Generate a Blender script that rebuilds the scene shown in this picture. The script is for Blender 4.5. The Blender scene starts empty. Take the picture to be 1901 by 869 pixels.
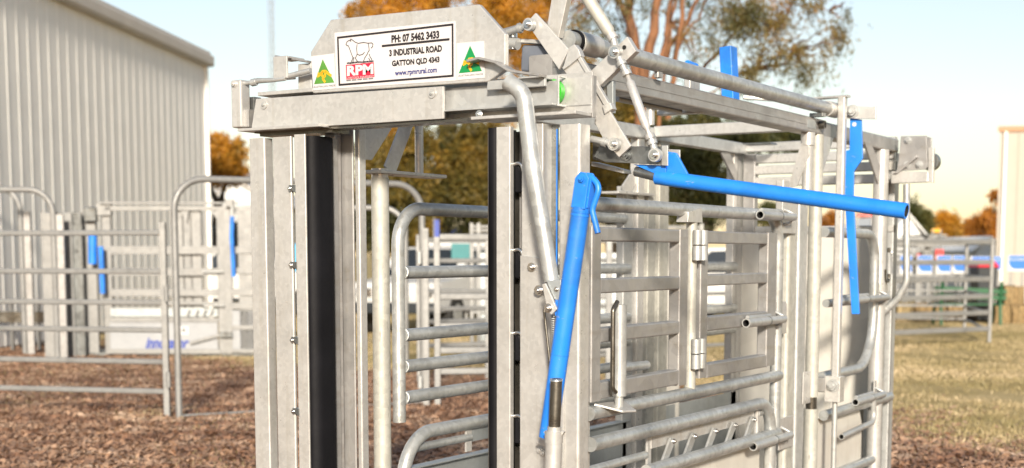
import bpy, math, random
import numpy as np
from mathutils import Vector, Matrix
random.seed(7); RNG = np.random.default_rng(11)

# ------------------------------------------------------------------ camera
W_PX, H_PX = 1901.0, 869.0
F_PX, YAW, PITCH, HORIZON = 2600.0, math.radians(31.6), math.radians(6.0), 472.0
PPX, PPY = 950.5, HORIZON + F_PX*math.tan(PITCH)
HEAD = Vector((-math.sin(YAW), math.cos(YAW), 0)); RIGHT = Vector((math.cos(YAW), math.sin(YAW), 0)); UP = Vector((0, 0, 1))
FWD = HEAD*math.cos(PITCH) - UP*math.sin(PITCH); CUP = UP*math.cos(PITCH) + HEAD*math.sin(PITCH)
CAM = Vector((2.145, -3.964, 1.5))
scene = bpy.context.scene; COL = scene.collection
cd = bpy.data.cameras.new('camera'); cam = bpy.data.objects.new('camera', cd); COL.objects.link(cam); scene.camera = cam
cd.sensor_width = 36; cd.lens = F_PX/W_PX*36; cd.shift_y = (PPY - H_PX/2)/W_PX; cd.clip_end = 2000; cd.clip_start = .05
cam.matrix_world = Matrix((( RIGHT.x, CUP.x, -FWD.x, CAM.x), (RIGHT.y, CUP.y, -FWD.y, CAM.y), (RIGHT.z, CUP.z, -FWD.z, CAM.z), (0, 0, 0, 1)))
cd.dof.use_dof = True; cd.dof.focus_distance = 5.0; cd.dof.aperture_fstop = 2.8

# ------------------------------------------------------------------ light
SUN_EL, SUN_ANG = math.radians(19), math.radians(-1)
sdir = (-HEAD*math.cos(SUN_ANG) - RIGHT*math.sin(SUN_ANG))
SUNV = Vector((sdir.x*math.cos(SUN_EL), sdir.y*math.cos(SUN_EL), math.sin(SUN_EL)))
world = bpy.data.worlds.new('World'); scene.world = world; world.use_nodes = True
wt = world.node_tree; sky = wt.nodes.new('ShaderNodeTexSky'); sky.sky_type = 'NISHITA'; sky.sun_disc = False
sky.sun_elevation = SUN_EL; sky.sun_rotation = math.atan2(SUNV.x, SUNV.y)
sky.air_density = 1.0; sky.dust_density = 0.6; sky.ozone_density = 1.0; sky.altitude = 100
bg = wt.nodes['Background']; bg.inputs['Strength'].default_value = 0.082
hs = wt.nodes.new('ShaderNodeHueSaturation'); hs.inputs['Saturation'].default_value = .72; wt.links.new(sky.outputs[0], hs.inputs['Color'])
wtc = wt.nodes.new('ShaderNodeTexCoord'); wsx = wt.nodes.new('ShaderNodeSeparateXYZ'); wt.links.new(wtc.outputs['Generated'], wsx.inputs[0])
wr = wt.nodes.new('ShaderNodeValToRGB'); wt.links.new(wsx.outputs[2], wr.inputs[0])
for i, (p, c) in enumerate(((0, (1.0, .80, .60)), (.06, (1.0, .89, .77)), (.20, (1, .985, .96)))):
    if i > 1: wr.color_ramp.elements.new(p)
    wr.color_ramp.elements[i].position = p; wr.color_ramp.elements[i].color = (*c, 1)
wm = wt.nodes.new('ShaderNodeMix'); wm.data_type = 'RGBA'; wm.blend_type = 'MULTIPLY'; wm.inputs[0].default_value = 1
wt.links.new(hs.outputs[0], wm.inputs[6]); wt.links.new(wr.outputs[0], wm.inputs[7]); wt.links.new(wm.outputs[2], bg.inputs[0])
ld = bpy.data.lights.new('sun', 'SUN'); ld.energy = 3.7; ld.angle = math.radians(6); ld.color = (1, .895, .75)
sun = bpy.data.objects.new('sun', ld); COL.objects.link(sun); sun.rotation_euler = SUNV.to_track_quat('Z', 'Y').to_euler(); sun.location = (0, 0, 20)
scene.view_settings.view_transform = 'Standard'; scene.view_settings.look = 'None'; scene.view_settings.gamma = 1
scene.view_settings.exposure = 1.0

# ------------------------------------------------------------------ places seen through the lens
def ray(px, py): return FWD + RIGHT*((px-PPX)/F_PX) + CUP*((PPY-py)/F_PX)
def fy(px, py, Y): d = ray(px, py); return CAM + d*((Y-CAM.y)/d.y)          # point on the upright plane Y = const
def fx(px, py, X): d = ray(px, py); return CAM + d*((X-CAM.x)/d.x)          # point on the upright plane X = const
def uv(px, py, v):                                                          # (right, forward, up) at forward distance v
    d = ray(px, py); t = v/d.dot(HEAD); return Vector((t*(px-PPX)/F_PX, v, CAM.z + t*d.z))
def cw(u, v, z): return Vector((CAM.x, CAM.y, 0)) + RIGHT*u + HEAD*v + Vector((0, 0, z))
def gu(px, py):                                                              # ground point in (right, forward)
    d = ray(px, py); t = -CAM.z/d.z; return Vector((t*(px-PPX)/F_PX, t*d.dot(HEAD), 0))

# ------------------------------------------------------------------ materials
MAT = {}
def nodes(name):
    m = bpy.data.materials.new(name); m.use_nodes = True; t = m.node_tree
    MAT[name] = m; return m, t, t.nodes, t.links, t.nodes['Principled BSDF']
def coord(t, scale=(1, 1, 1), kind='Object', rand=True):
    n, l = t.nodes, t.links; tc = n.new('ShaderNodeTexCoord'); mp = n.new('ShaderNodeMapping'); mp.inputs['Scale'].default_value = scale
    l.new(tc.outputs[kind], mp.inputs['Vector'])
    if rand:
        oi = n.new('ShaderNodeObjectInfo'); mu = n.new('ShaderNodeMath'); mu.operation = 'MULTIPLY'; mu.inputs[1].default_value = 37.0
        l.new(oi.outputs['Random'], mu.inputs[0]); l.new(mu.outputs[0], mp.inputs['Location'])
    return mp.outputs[0]
def noise(t, vec, scale, detail=4, rough=.55):
    n = t.nodes.new('ShaderNodeTexNoise'); n.inputs['Scale'].default_value = scale; n.inputs['Detail'].default_value = detail; n.inputs['Roughness'].default_value = rough
    t.links.new(vec, n.inputs['Vector']); return n.outputs['Fac']
def ramp(t, fac, stops):
    r = t.nodes.new('ShaderNodeValToRGB'); e = r.color_ramp.elements
    while len(e) < len(stops): e.new(.5)
    for i, (p, c) in enumerate(stops): e[i].position = p; e[i].color = (c[0], c[1], c[2], 1) if not isinstance(c, (int, float)) else (c, c, c, 1)
    t.links.new(fac, r.inputs[0]); return r.outputs[0]
def mix(t, fac, a, b, mode='MIX'):
    m = t.nodes.new('ShaderNodeMix'); m.data_type = 'RGBA'; m.blend_type = mode
    for s, v in ((m.inputs[0], fac), (m.inputs[6], a), (m.inputs[7], b)):
        if hasattr(v, 'is_linked') or hasattr(v, 'links'): t.links.new(v, s)
        elif isinstance(v, (int, float)): s.default_value = v if s.type == 'VALUE' else (v, v, v, 1)
        else: s.default_value = (v[0], v[1], v[2], 1)
    return m.outputs[2]
def bump(t, h, strength, dist, bs):
    b = t.nodes.new('ShaderNodeBump'); b.inputs['Strength'].default_value = strength; b.inputs['Distance'].default_value = dist
    t.links.new(h, b.inputs['Height']); t.links.new(b.outputs[0], bs.inputs['Normal'])

def metal(name, col, metallic=.55, rough=.45, mott=.18, spot=0.0, spang=45, streak='z', bumps=.12, stain=.5):
    m, t, n, l, bs = nodes(name)
    v = coord(t)
    vo = n.new('ShaderNodeTexVoronoi'); vo.inputs['Scale'].default_value = spang; l.new(v, vo.inputs['Vector'])
    sp = ramp(t, vo.outputs['Color'], [(0, 1-mott*.6), (1, 1+mott*.3)])
    big = ramp(t, noise(t, v, 3.2, 6, .62), [(.25, 1-mott*1.1), (.5, 1.0), (.78, 1+mott*.35)])
    c = mix(t, 1.0, col, big, 'MULTIPLY'); c = mix(t, 1.0, c, sp, 'MULTIPLY')
    sv = coord(t, (26, 26, 1.6) if streak == 'z' else (26, 1.6, 26)); st = ramp(t, noise(t, sv, 1.0, 4, .6), [(.55, 0), (.78, 1)])
    c = mix(t, mul(t, st, stain*.4), c, (col[0]*.62, col[1]*.55, col[2]*.42))
    if spot:
        dk = ramp(t, noise(t, coord(t, (60, 60, 9) if streak == 'z' else (60, 9, 60)), 1.0, 5, .7), [(.62, 0), (.72, 1)])
        c = mix(t, mul(t, dk, spot), c, (.07, .065, .055))
    l.new(c, bs.inputs['Base Color']); bs.inputs['Metallic'].default_value = metallic
    l.new(ramp(t, noise(t, v, 14, 5), [(.3, rough-.10), (.7, rough+.14)]), bs.inputs['Roughness'])
    bump(t, noise(t, v, 70, 4), bumps, .004, bs)
    return m
def mul(t, a, k):
    mm = t.nodes.new('ShaderNodeMath'); mm.operation = 'MULTIPLY'; mm.inputs[1].default_value = k; t.links.new(a, mm.inputs[0]); return mm.outputs[0]
metal('plate', (.53, .525, .51), .45, .36, .19, spang=75, bumps=.04, stain=.9)
metal('zinc', (.45, .46, .455), .48, .42, .22)
metal('tube', (.45, .465, .46), .50, .38, .36, spot=.45, streak='y', stain=1.3)
metal('oldpost', (.46, .455, .41), .30, .55, .26, spot=.75, stain=1.0)
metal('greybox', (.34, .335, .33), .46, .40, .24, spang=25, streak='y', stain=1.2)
metal('darkzinc', (.20, .21, .21), .75, .34, .35, spot=.3)
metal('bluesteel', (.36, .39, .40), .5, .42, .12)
metal('chrome', (.62, .62, .62), .95, .18, .05, bumps=.02)
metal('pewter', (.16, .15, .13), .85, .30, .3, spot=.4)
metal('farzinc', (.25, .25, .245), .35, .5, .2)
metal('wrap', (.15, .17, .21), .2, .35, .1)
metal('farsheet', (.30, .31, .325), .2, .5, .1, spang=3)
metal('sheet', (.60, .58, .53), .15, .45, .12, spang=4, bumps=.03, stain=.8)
def plain(name, col, rough=.5, metallic=0, var=.12, scale=6, bmp=0.0, spec=.5):
    m, t, n, l, bs = nodes(name)
    v = coord(t); f = ramp(t, noise(t, v, scale, 5), [(.28, 1-var), (.72, 1+var*.5)])
    l.new(mix(t, 1.0, col, f, 'MULTIPLY'), bs.inputs['Base Color']); bs.inputs['Roughness'].default_value = rough; bs.inputs['Metallic'].default_value = metallic
    bs.inputs['Specular IOR Level'].default_value = spec
    if bmp: bump(t, noise(t, v, scale*8, 4), bmp, .01, bs)
    return m
def painted_blue():
    m, t, n, l, bs = nodes('blue'); v = coord(t)
    f = ramp(t, noise(t, v, 6, 6, .6), [(.25, .72), (.5, 1.0), (.75, 1.12)]); c = mix(t, 1.0, (.016, .20, .74), f, 'MULTIPLY')
    sc = ramp(t, noise(t, coord(t, (22, 22, 60)), 1.0, 6, .75), [(.645, 0), (.69, 1)]); c = mix(t, mul(t, sc, .85), c, (.30, .33, .36))
    gr = ramp(t, noise(t, v, 2.3, 5, .7), [(.50, 0), (.74, .6)]); c = mix(t, gr, c, (.012, .05, .14))
    l.new(c, bs.inputs['Base Color']); l.new(ramp(t, noise(t, v, 11, 5), [(.3, .28), (.7, .55)]), bs.inputs['Roughness']); bump(t, noise(t, v, 40, 4), .06, .004, bs)
painted_blue()
plain('rubber', (.009, .009, .011), .55, 0, .75, 2.5, .15, .12)
plain('rubber_edge', (.09, .08, .07), .5, 0, .3)
plain('green_nylon', (.03, .42, .02), .35, 0, .1, 20)
plain('white_vinyl', (.54, .53, .54), .35, 0, .03)
plain('ink', (.018, .014, .016), .45, 0, .05)
plain('ink_soft', (.10, .09, .10), .5, 0, .05)
plain('navy_ink', (.025, .03, .16), .45, 0, .05)
plain('red_ink', (.62, .012, .045), .4, 0, .05)
plain('logo_green', (.005, .22, .06), .4, 0, .05)
plain('logo_green_faded', (.09, .26, .04), .4, 0, .3, 14)
plain('gold_ink', (.70, .36, .015), .4, 0, .05)
plain('hole_shade', (.006, .006, .006), .8, 0, .05)  # black painted in for the shade inside open pipe ends and bolt hole
plain('white_paint', (.55, .55, .54), .4, 0, .06)
plain('shed_cream', (.87, .85, .81), .5, 0, .06, 2)
plain('shed_trim', (.50, .46, .41), .5, 0, .08, 2)
plain('warm_wall', (.38, .35, .30), .6, 0, .05, 2)
plain('roof_rust', (.42, .22, .12), .6, 0, .1, 2)
plain('canvas', (.78, .78, .77), .7, 0, .04, 2)
plain('banner_blue', (.01, .14, .52), .5, 0, .08)
plain('sky_blue_paint', (.08, .36, .62), .5, 0, .08)
plain('bench_green', (.008, .085, .03), .45, 0, .15)
plain('bin_body', (.02, .025, .03), .5, 0, .2)
plain('bin_lid', (.55, .03, .05), .45, 0, .1)
plain('red_board', (.5, .03, .03), .5, 0, .1)
plain('straw', (.26, .18, .085), .9, 0, .45, 14, .6)
plain('straw_light', (.38, .29, .15), .9, 0, .4, 10, .4)
plain('tyre', (.015, .015, .015), .7, 0, .2)
plain('teal', (.01, .16, .17), .5, 0, .1)
plain('signal_blue', (.02, .05, .30), .5, 0, .1)
def glass(name):
    m, t, n, l, bs = nodes(name); bs.inputs['Base Color'].default_value = (.02, .025, .03, 1); bs.inputs['Roughness'].default_value = .05; bs.inputs['Specular IOR Level'].default_value = .8
glass('dark_glass')
def bark(name, a, b):
    m, t, n, l, bs = nodes(name); v = coord(t, (3, 3, .7))
    c = ramp(t, noise(t, v, 4, 7, .65), [(.3, a), (.55, b), (.75, (b[0]*1.25, b[1]*1.2, b[2]*1.15))])
    l.new(c, bs.inputs['Base Color']); bs.inputs['Roughness'].default_value = .85; bump(t, noise(t, v, 9, 6), .5, .03, bs)
bark('bark_orange', (.04, .02, .012), (.22, .10, .045)); bark('bark_grey', (.08, .06, .045), (.26, .2, .15)); bark('bark_dark', (.02, .015, .01), (.07, .05, .03))
def leaf(name, stops, scale=1.1, trans=.35, fine=9.0):
    m, t, n, l, bs = nodes(name); v = coord(t, rand=False)
    f = noise(t, v, scale, 3, .6); f2 = noise(t, v, fine, 2)
    a = n.new('ShaderNodeMath'); a.operation = 'MULTIPLY_ADD'; a.inputs[1].default_value = .35; l.new(f2, a.inputs[0]); s = mul(t, f, .85); l.new(s, a.inputs[2])
    sb = n.new('ShaderNodeMath'); sb.operation = 'SUBTRACT'; sb.inputs[1].default_value = .1; l.new(a.outputs[0], sb.inputs[0])
    c = ramp(t, sb.outputs[0], stops)
    l.new(c, bs.inputs['Base Color']); bs.inputs['Roughness'].default_value = .55
    tr = n.new('ShaderNodeBsdfTranslucent'); l.new(c, tr.inputs['Color']); mx = n.new('ShaderNodeMixShader'); mx.inputs[0].default_value = trans
    l.new(bs.outputs[0], mx.inputs[1]); l.new(tr.outputs[0], mx.inputs[2]); l.new(mx.outputs[0], n['Material Output'].inputs[0])
leaf('leaf_gum', [(.30, (.05, .06, .024)), (.46, (.13, .12, .042)), (.60, (.26, .18, .055)), (.75, (.42, .20, .04))])
leaf('leaf_gold', [(.28, (.07, .07, .016)), (.40, (.24, .16, .025)), (.53, (.56, .27, .025)), (.70, (.82, .42, .05))], .7, .45)
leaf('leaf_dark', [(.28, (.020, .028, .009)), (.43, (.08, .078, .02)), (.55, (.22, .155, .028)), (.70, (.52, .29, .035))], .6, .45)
leaf('leaf_olive', [(.3, (.025, .034, .012)), (.5, (.07, .08, .022)), (.66, (.19, .16, .04)), (.8, (.36, .22, .04))], .8, .45)
leaf('leaf_amber', [(.3, (.22, .085, .012)), (.5, (.46, .18, .02)), (.7, (.62, .28, .035))], .5)
leaf('grass_blade', [(.3, (.20, .175, .07)), (.46, (.42, .335, .17)), (.64, (.66, .52, .33))], .45, .25, 5)
leaf('grass_green', [(.3, (.05, .07, .015)), (.5, (.12, .125, .03)), (.7, (.22, .18, .06))], .6, .25, 5)
leaf('chip', [(.26, (.065, .033, .019)), (.41, (.23, .12, .07)), (.56, (.41, .255, .165)), (.74, (.66, .50, .37))], 2.2, .0, 90)
def ground_mat():
    m, t, n, l, bs = nodes('ground_soil'); v = coord(t, rand=False)
    sx = n.new('ShaderNodeSeparateXYZ'); l.new(v, sx.inputs[0])
    # forward + 0.95*right - 16 + noise -> mulch near, dry lawn beyond
    a = n.new('ShaderNodeMath'); a.operation = 'MULTIPLY_ADD'; a.inputs[1].default_value = .95; l.new(sx.outputs[0], a.inputs[0]); l.new(sx.outputs[1], a.inputs[2])
    def wave(ku, kv, ph, amp, acc):
        x1 = n.new('ShaderNodeMath'); x1.operation = 'MULTIPLY_ADD'; x1.inputs[1].default_value = ku; x1.inputs[2].default_value = ph; l.new(sx.outputs[0], x1.inputs[0])
        x2 = n.new('ShaderNodeMath'); x2.operation = 'MULTIPLY_ADD'; x2.inputs[1].default_value = kv; l.new(sx.outputs[1], x2.inputs[0]); l.new(x1.outputs[0], x2.inputs[2])
        sn = n.new('ShaderNodeMath'); sn.operation = 'SINE'; l.new(x2.outputs[0], sn.inputs[0])
        y = n.new('ShaderNodeMath'); y.operation = 'MULTIPLY_ADD'; y.inputs[1].default_value = amp; l.new(sn.outputs[0], y.inputs[0]); l.new(acc, y.inputs[2]); return y.outputs[0]
    e = wave(.9, 0, 4.2, 1.3, a.outputs[0]); e = wave(.5, 1.1, 0, .8, e); e = wave(3.1, -2.0, 0, .45, e)
    nz = noise(t, v, 2.2, 5, .65); b = n.new('ShaderNodeMath'); b.operation = 'MULTIPLY_ADD'; b.inputs[1].default_value = 2.4; l.new(nz, b.inputs[0]); l.new(e, b.inputs[2])
    mr = n.new('ShaderNodeMapRange'); mr.inputs['From Min'].default_value = 16.8; mr.inputs['From Max'].default_value = 18.0; l.new(b.outputs[0], mr.inputs['Value'])
    mulch = ramp(t, noise(t, v, 13, 8, .75), [(.28, (.045, .022, .012)), (.45, (.16, .085, .045)), (.6, (.30, .185, .115)), (.75, (.46, .33, .23))])
    grass = ramp(t, noise(t, v, .5, 6, .7), [(.32, (.24, .195, .075)), (.48, (.42, .325, .15)), (.62, (.54, .42, .225)), (.75, (.64, .50, .30))])
    gf = ramp(t, noise(t, v, 22, 6, .7), [(.3, .6), (.7, 1.25)]); grass = mix(t, 1.0, grass, gf, 'MULTIPLY')
    l.new(mix(t, mr.outputs[0], mulch, grass), bs.inputs['Base Color']); bs.inputs['Roughness'].default_value = .95; bs.inputs['Specular IOR Level'].default_value = .1
    bump(t, noise(t, v, 16, 8, .75), .7, .05, bs)
ground_mat()

# ------------------------------------------------------------------ mesh building
def frame_world(p): return Vector(p)
def frame_cam(p): return cw(p[0], p[1], p[2])
class Mesh:
    def __init__(s): s.v = []; s.f = []; s.sm = []; s.hole = []
    def add(s, vs, fs, smooth=False):
        b = len(s.v); s.v += [Vector(p) for p in vs]; s.f += [tuple(i+b for i in f) for f in fs]; s.sm += [smooth]*len(fs); return s
    def box(s, a, b):
        x0, y0, z0 = (min(a[i], b[i]) for i in range(3)); x1, y1, z1 = (max(a[i], b[i]) for i in range(3))
        return s.add([(x0,y0,z0),(x1,y0,z0),(x1,y1,z0),(x0,y1,z0),(x0,y0,z1),(x1,y0,z1),(x1,y1,z1),(x0,y1,z1)],
                     [(0,3,2,1),(4,5,6,7),(0,1,5,4),(1,2,6,5),(2,3,7,6),(3,0,4,7)])
    def loft(s, rings, caps=True, smooth=True, closed=True):
        n = len(rings[0]); vs = [p for r in rings for p in r]; fs = []
        for i in range(len(rings)-1):
            for j in range(n if closed else n-1):
                k = (j+1) % n; fs.append((i*n+j, i*n+k, (i+1)*n+k, (i+1)*n+j))
        s.add(vs, fs, smooth)
        if caps:
            s.add(rings[0], [tuple(reversed(range(n)))]); s.add(rings[-1], [tuple(range(n))])
        return s
    def rhs(s, p0, p1, w, h, up=(0, 0, 1), r=.006, seg=3):                 # rounded box section from p0 to p1
        p0, p1 = Vector(p0), Vector(p1); e = (p1-p0).normalized(); sd = e.cross(Vector(up)).normalized(); u = sd.cross(e).normalized(); r = min(r, w*.49, h*.49)
        prof = []
        for cx, cy, a0 in ((w/2-r, h/2-r, 0), (-w/2+r, h/2-r, 90), (-w/2+r, -h/2+r, 180), (w/2-r, -h/2+r, 270)):
            for k in range(seg+1):
                a = math.radians(a0+90*k/seg); prof.append((cx+r*math.cos(a), cy+r*math.sin(a)))
        n0 = len(s.f); s.loft([[p+sd*x+u*y for x, y in prof] for p in (p0, p1)], True, True)
        for j in range(len(prof)):
            if j % (seg+1) == seg: s.sm[n0+j] = False                      # flat sides flat, corners round
        return s
    def tube(s, path, r, n=16, hollow=(), taper=None):
        path = [Vector(p) for p in path]; rings = []; nrm = None
        for i, p in enumerate(path):
            d = (path[min(i+1, len(path)-1)]-path[max(i-1, 0)]).normalized()
            if nrm is None: nrm = d.orthogonal().normalized()
            else: nrm = (nrm - d*nrm.dot(d)).normalized()
            b = d.cross(nrm); rr = r if taper is None else r*taper[i]
            rings.append([p+nrm*(rr*math.cos(2*math.pi*k/n))+b*(rr*math.sin(2*math.pi*k/n)) for k in range(n)])
        s.loft(rings, False, True)
        for end, on in ((0, 0 in hollow), (-1, 1 in hollow)):
            rg = rings[end]; c = path[end]
            if on:
                inn = [c+(q-c)*.74 for q in rg]; dd = (path[1]-path[0]).normalized()*.05 if end == 0 else (path[-2]-path[-1]).normalized()*.05
                deep = [q+dd for q in inn]; s.loft([rg, inn], False, False); h0 = len(s.f); s.loft([inn, deep], False, True); s.add(deep, [tuple(range(n))]); s.hole += list(range(h0, len(s.f)))
            else: s.add(rg, [tuple(reversed(range(n))) if end == 0 else tuple(range(n))])
        return s
    def prism(s, poly, off):                                               # flat polygon pushed along off
        poly = [Vector(p) for p in poly]; off = Vector(off); n = len(poly)
        s.add(poly+[p+off for p in poly], [tuple(range(n)), tuple(reversed(range(n, 2*n)))]+[(i, i+n, (i+1) % n+n, (i+1) % n) for i in range(n)]); return s
    def disc(s, c, ax, r, t, n=20):
        c = Vector(c); ax = Vector(ax).normalized(); return s.tube([c, c+ax*t], r, n)
    def bolt(s, c, ax, r):
        c = Vector(c); ax = Vector(ax).normalized(); s.disc(c, ax, r*1.35, r*.25, 16); s.tube([c+ax*r*.25, c+ax*r*1.0], r, 6); s.tube([c+ax*r, c+ax*r*1.5], r*.5, 10)
        return s
    def build(s, name, mat, parent=None, bevel=0, frame=frame_world, kind=None, label=None):
        vs = [frame(p) for p in s.v]; c = sum(vs, Vector())/len(vs)
        if parent is None: lo = min(p.z for p in vs); c = Vector((c.x, c.y, lo))
        me = bpy.data.meshes.new(name); me.from_pydata([p-c for p in vs], [], s.f); me.materials.append(MAT[mat])
        for p, f in zip(me.polygons, s.sm): p.use_smooth = f
        if s.hole:
            me.materials.append(MAT['hole_shade'])
            for i in s.hole: me.polygons[i].material_index = 1
        me.update()
        o = bpy.data.objects.new(name, me); COL.objects.link(o)
        if parent is not None: o.parent = parent; o.location = c - wloc(parent)
        else: o.location = c
        if bevel:
            m = o.modifiers.new('bevel', 'BEVEL'); m.width = bevel; m.segments = 2; m.limit_method = 'ANGLE'; m.angle_limit = math.radians(40)
        if kind: o['kind'] = kind
        if label: o['label'] = label
        return o
def wloc(o):
    l = Vector(o.location); p = o.parent
    while p: l = l + Vector(p.location); p = p.parent
    return l
def thing(name, loc, label, cat, group=None):
    o = bpy.data.objects.new(name, None); COL.objects.link(o); o.location = loc; o.empty_display_size = .2
    tag(o, label, cat, group); return o
def tag(o, label, cat, group=None):
    o['label'] = label; o['category'] = cat
    if group: o['group'] = group
    return o
def fillet(pts, rad, seg=8):
    pts = [Vector(p) for p in pts]; out = [pts[0]]
    rad = rad if isinstance(rad, (list, tuple)) else [rad]*(len(pts)-2)
    for i in range(1, len(pts)-1):
        a, b, c = pts[i-1], pts[i], pts[i+1]; u = (a-b).normalized(); w = (c-b).normalized(); ang = u.angle(w)
        t = min(rad[i-1]/math.tan(ang/2), (a-b).length*.49, (c-b).length*.49); r = t*math.tan(ang/2)
        ce = b+(u+w).normalized()*(r/math.sin(ang/2)); p, q = b+u*t-ce, b+w*t-ce; th = p.angle(q)
        for k in range(seg+1):
            f = k/seg; out.append(ce+(p*math.sin((1-f)*th)+q*math.sin(f*th))/math.sin(th) if th > 1e-4 else b)
    out.append(pts[-1]); return out
def text_mesh(s, width, height, offset=.0, font_h=1.0):
    cu = bpy.data.curves.new('lettering', 'FONT'); cu.body = s; cu.size = 1; cu.offset = offset; cu.resolution_u = 3
    o = bpy.data.objects.new('lettering', cu); COL.objects.link(o); dg = bpy.context.evaluated_depsgraph_get(); dg.update()
    me = bpy.data.meshes.new_from_object(o.evaluated_get(dg)); bpy.data.objects.remove(o)
    vs = np.array([v.co[:] for v in me.vertices]); fs = [tuple(p.vertices) for p in me.polygons]; bpy.data.meshes.remove(me)
    mn, mx = vs.min(0), vs.max(0); sx = width/(mx[0]-mn[0]); sz = height/(mx[1]-mn[1])
    return [((v[0]-mn[0])*sx, (v[1]-mn[1])*sz) for v in vs], fs

# ================================================================== the cattle crush in front
XR, XL, YR = -.243, -1.178, 4.12
CR = thing('cattle_crush', (-.71, 2.05, 0), 'large silver cattle crush with sign board, white-and-black head bail and bright blue levers', 'cattle crush')
def post(row, pl, pr, ps, Y0, z0, z1, mat, name='post', r=.006):
    x0 = fy(pl, row, Y0).x; x1 = fy(pr, row, Y0).x; y1 = fx(ps, row, x1).y
    m = Mesh(); m.rhs(((x0+x1)/2, (Y0+y1)/2, z0), ((x0+x1)/2, (Y0+y1)/2, z1), x1-x0, y1-Y0, up=(0, 1, 0), r=r)
    return m.build(name, mat, CR), x0, x1, y1
def side_post(row, pf, pr, X, w, z0, z1, mat, name='post', r=.006):
    y0 = fx(pf, row, X).y; y1 = fx(pr, row, X).y
    return Mesh().rhs((X-w/2, (y0+y1)/2, z0), (X-w/2, (y0+y1)/2, z1), w, y1-y0, up=(0, 1, 0), r=r).build(name, mat, CR)
def zy(px, py, Y): return fy(px, py, Y).z
def zx(px, py, X): return fx(px, py, X).z
ZT = 1.925
# ---- left slide posts
_, a0, a1, ay = post(260, 462, 491, 507, 0, 0, ZT, 'plate')
_, b0, b1, by = post(260, 505, 540, 545, 0.0, 0, ZT, 'plate')
_, c0, c1, cy = post(260, 545.5, 566, 569, -.012, 0, ZT+.004, 'plate', 'slide_upright', .003)
def rubber(xa, sgn, name='rubber_pad', rx=.034, ry=.066, z1=ZT-.002, y0=-.008):
    pr = [(xa, y0)]+[(xa+sgn*rx*min(1, 1.25*math.sin(math.pi*k/14)), y0+ry*(1-math.cos(math.pi*k/14))) for k in range(1, 14)]+[(xa, y0+2*ry)]
    if sgn < 0: pr = pr[::-1]
    m = Mesh(); m.loft([[(x, y, z) for x, y in pr] for z in (0.02, z1)], True, True); return m.build(name, 'rubber', CR)
rubber(c1+.002, 1)
for yy in (344, 486, 625, 757):
    z = zy(544, yy, 0); m = Mesh(); m.prism([(b1-.004, -.014, z), (c0+.006, -.014, z), (c0+.006, -.014, z-.03), (b1+.004, -.014, z-.018)], (0, .05, 0)).build('stop_lug', 'darkzinc', CR, .002)
    Mesh().bolt((b1+.002, -.0145, z-.012), (0, -1, 0), .006).build('bolt', 'chrome', CR)
Mesh().box((c1+.002, .132, 0), (c1+.012, .16, ZT)).build('slide_back_edge', 'greybox', CR, .002)
# ---- posts seen inside the left of the opening
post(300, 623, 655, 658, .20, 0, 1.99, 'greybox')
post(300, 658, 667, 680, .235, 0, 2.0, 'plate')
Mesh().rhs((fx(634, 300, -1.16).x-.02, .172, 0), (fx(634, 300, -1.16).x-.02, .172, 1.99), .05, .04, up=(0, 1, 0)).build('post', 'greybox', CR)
pe = fx(706, 400, XL); rp = (fx(722, 400, XL).y-fx(690, 400, XL).y)*.5
ptop = zx(706, 330, XL)
Mesh().tube([(XL, pe.y, 0), (XL, pe.y, ptop)], .035, 20).build('pivot_pipe', 'oldpost', CR)
Mesh().tube([(XL, pe.y, ptop-.002), (XL, pe.y, ptop+.035)], .033, 20).build('pivot_collar', 'plate', CR)
# bracket, brace and hanger above that pipe
zb = zx(706, 317, XL)
p0, p1 = fx(687, 317, XL), fx(806, 326, XL)
Mesh().box((XL-.05, p0.y, zb-.013), (XL+.05, p1.y+.02, zb)).build('bracket_shelf', 'plate', CR, .002)
q0, q1 = fx(722, 312, XL), fx(768, 236, XL)
Mesh().rhs((XL, q0.y, zb), (XL, q1.y+.02, zb+.30), .008, .075, up=(0, -1, .6)).build('brace', 'plate', CR)
q2 = fx(782, 300, XL); Mesh().rhs((XL-.01, q2.y, zb), (XL-.01, q2.y, zb+.32), .012, .05, up=(0, 1, 0)).build('hanger_bar', 'plate', CR)
q3 = fx(777, 300, XL+.03); Mesh().tube([(XL+.03, q3.y, zb), (XL+.03, q3.y, zb+.26)], .014).build('hanger_rod', 'plate', CR)
q4 = fx(680, 232, XL); Mesh().prism([(XL, q4.y-.02, 1.99), (XL, q4.y+.15, 1.99), (XL, q4.y+.02, 1.86), (XL, q4.y-.02, 1.86)], (.01, 0, 0)).build('gusset', 'plate', CR)

# ---- right slide posts
xa, xb = fy(921, 300, -.012).x, fy(947, 300, -.012).x
m = Mesh(); m.rhs(((xa+xb)/2, 0, 0), ((xa+xb)/2, 0, ZT-.01), xb-xa, .024, up=(0, 1, 0), r=.003).build('slide_upright', 'plate', CR)
xr0 = fy(903, 300, 0).x
pr = [(xa-.002, -.006), (xa-.002, .12)]+[(xr0+.012*(1-math.sin(math.pi*k/10)), .12-.126*k/10) for k in range(11)]
Mesh().loft([[(x, y, z) for x, y in pr[::-1]] for z in (.02, ZT-.01)], True, True).build('rubber_pad', 'rubber', CR)
Mesh().box((xr0-.002, .01, .02), (xr0+.006, .12, ZT-.012)).build('rubber_lip', 'rubber_edge', CR, .002)
xc, xd = fy(968, 300, 0).x, fy(1008, 300, 0).x
Mesh().rhs(((xc+xd)/2, .05, 0), ((xc+xd)/2, .05, ZT-.005), xd-xc, .10, up=(0, 1, 0), r=.004).build('post', 'plate', CR)
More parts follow.
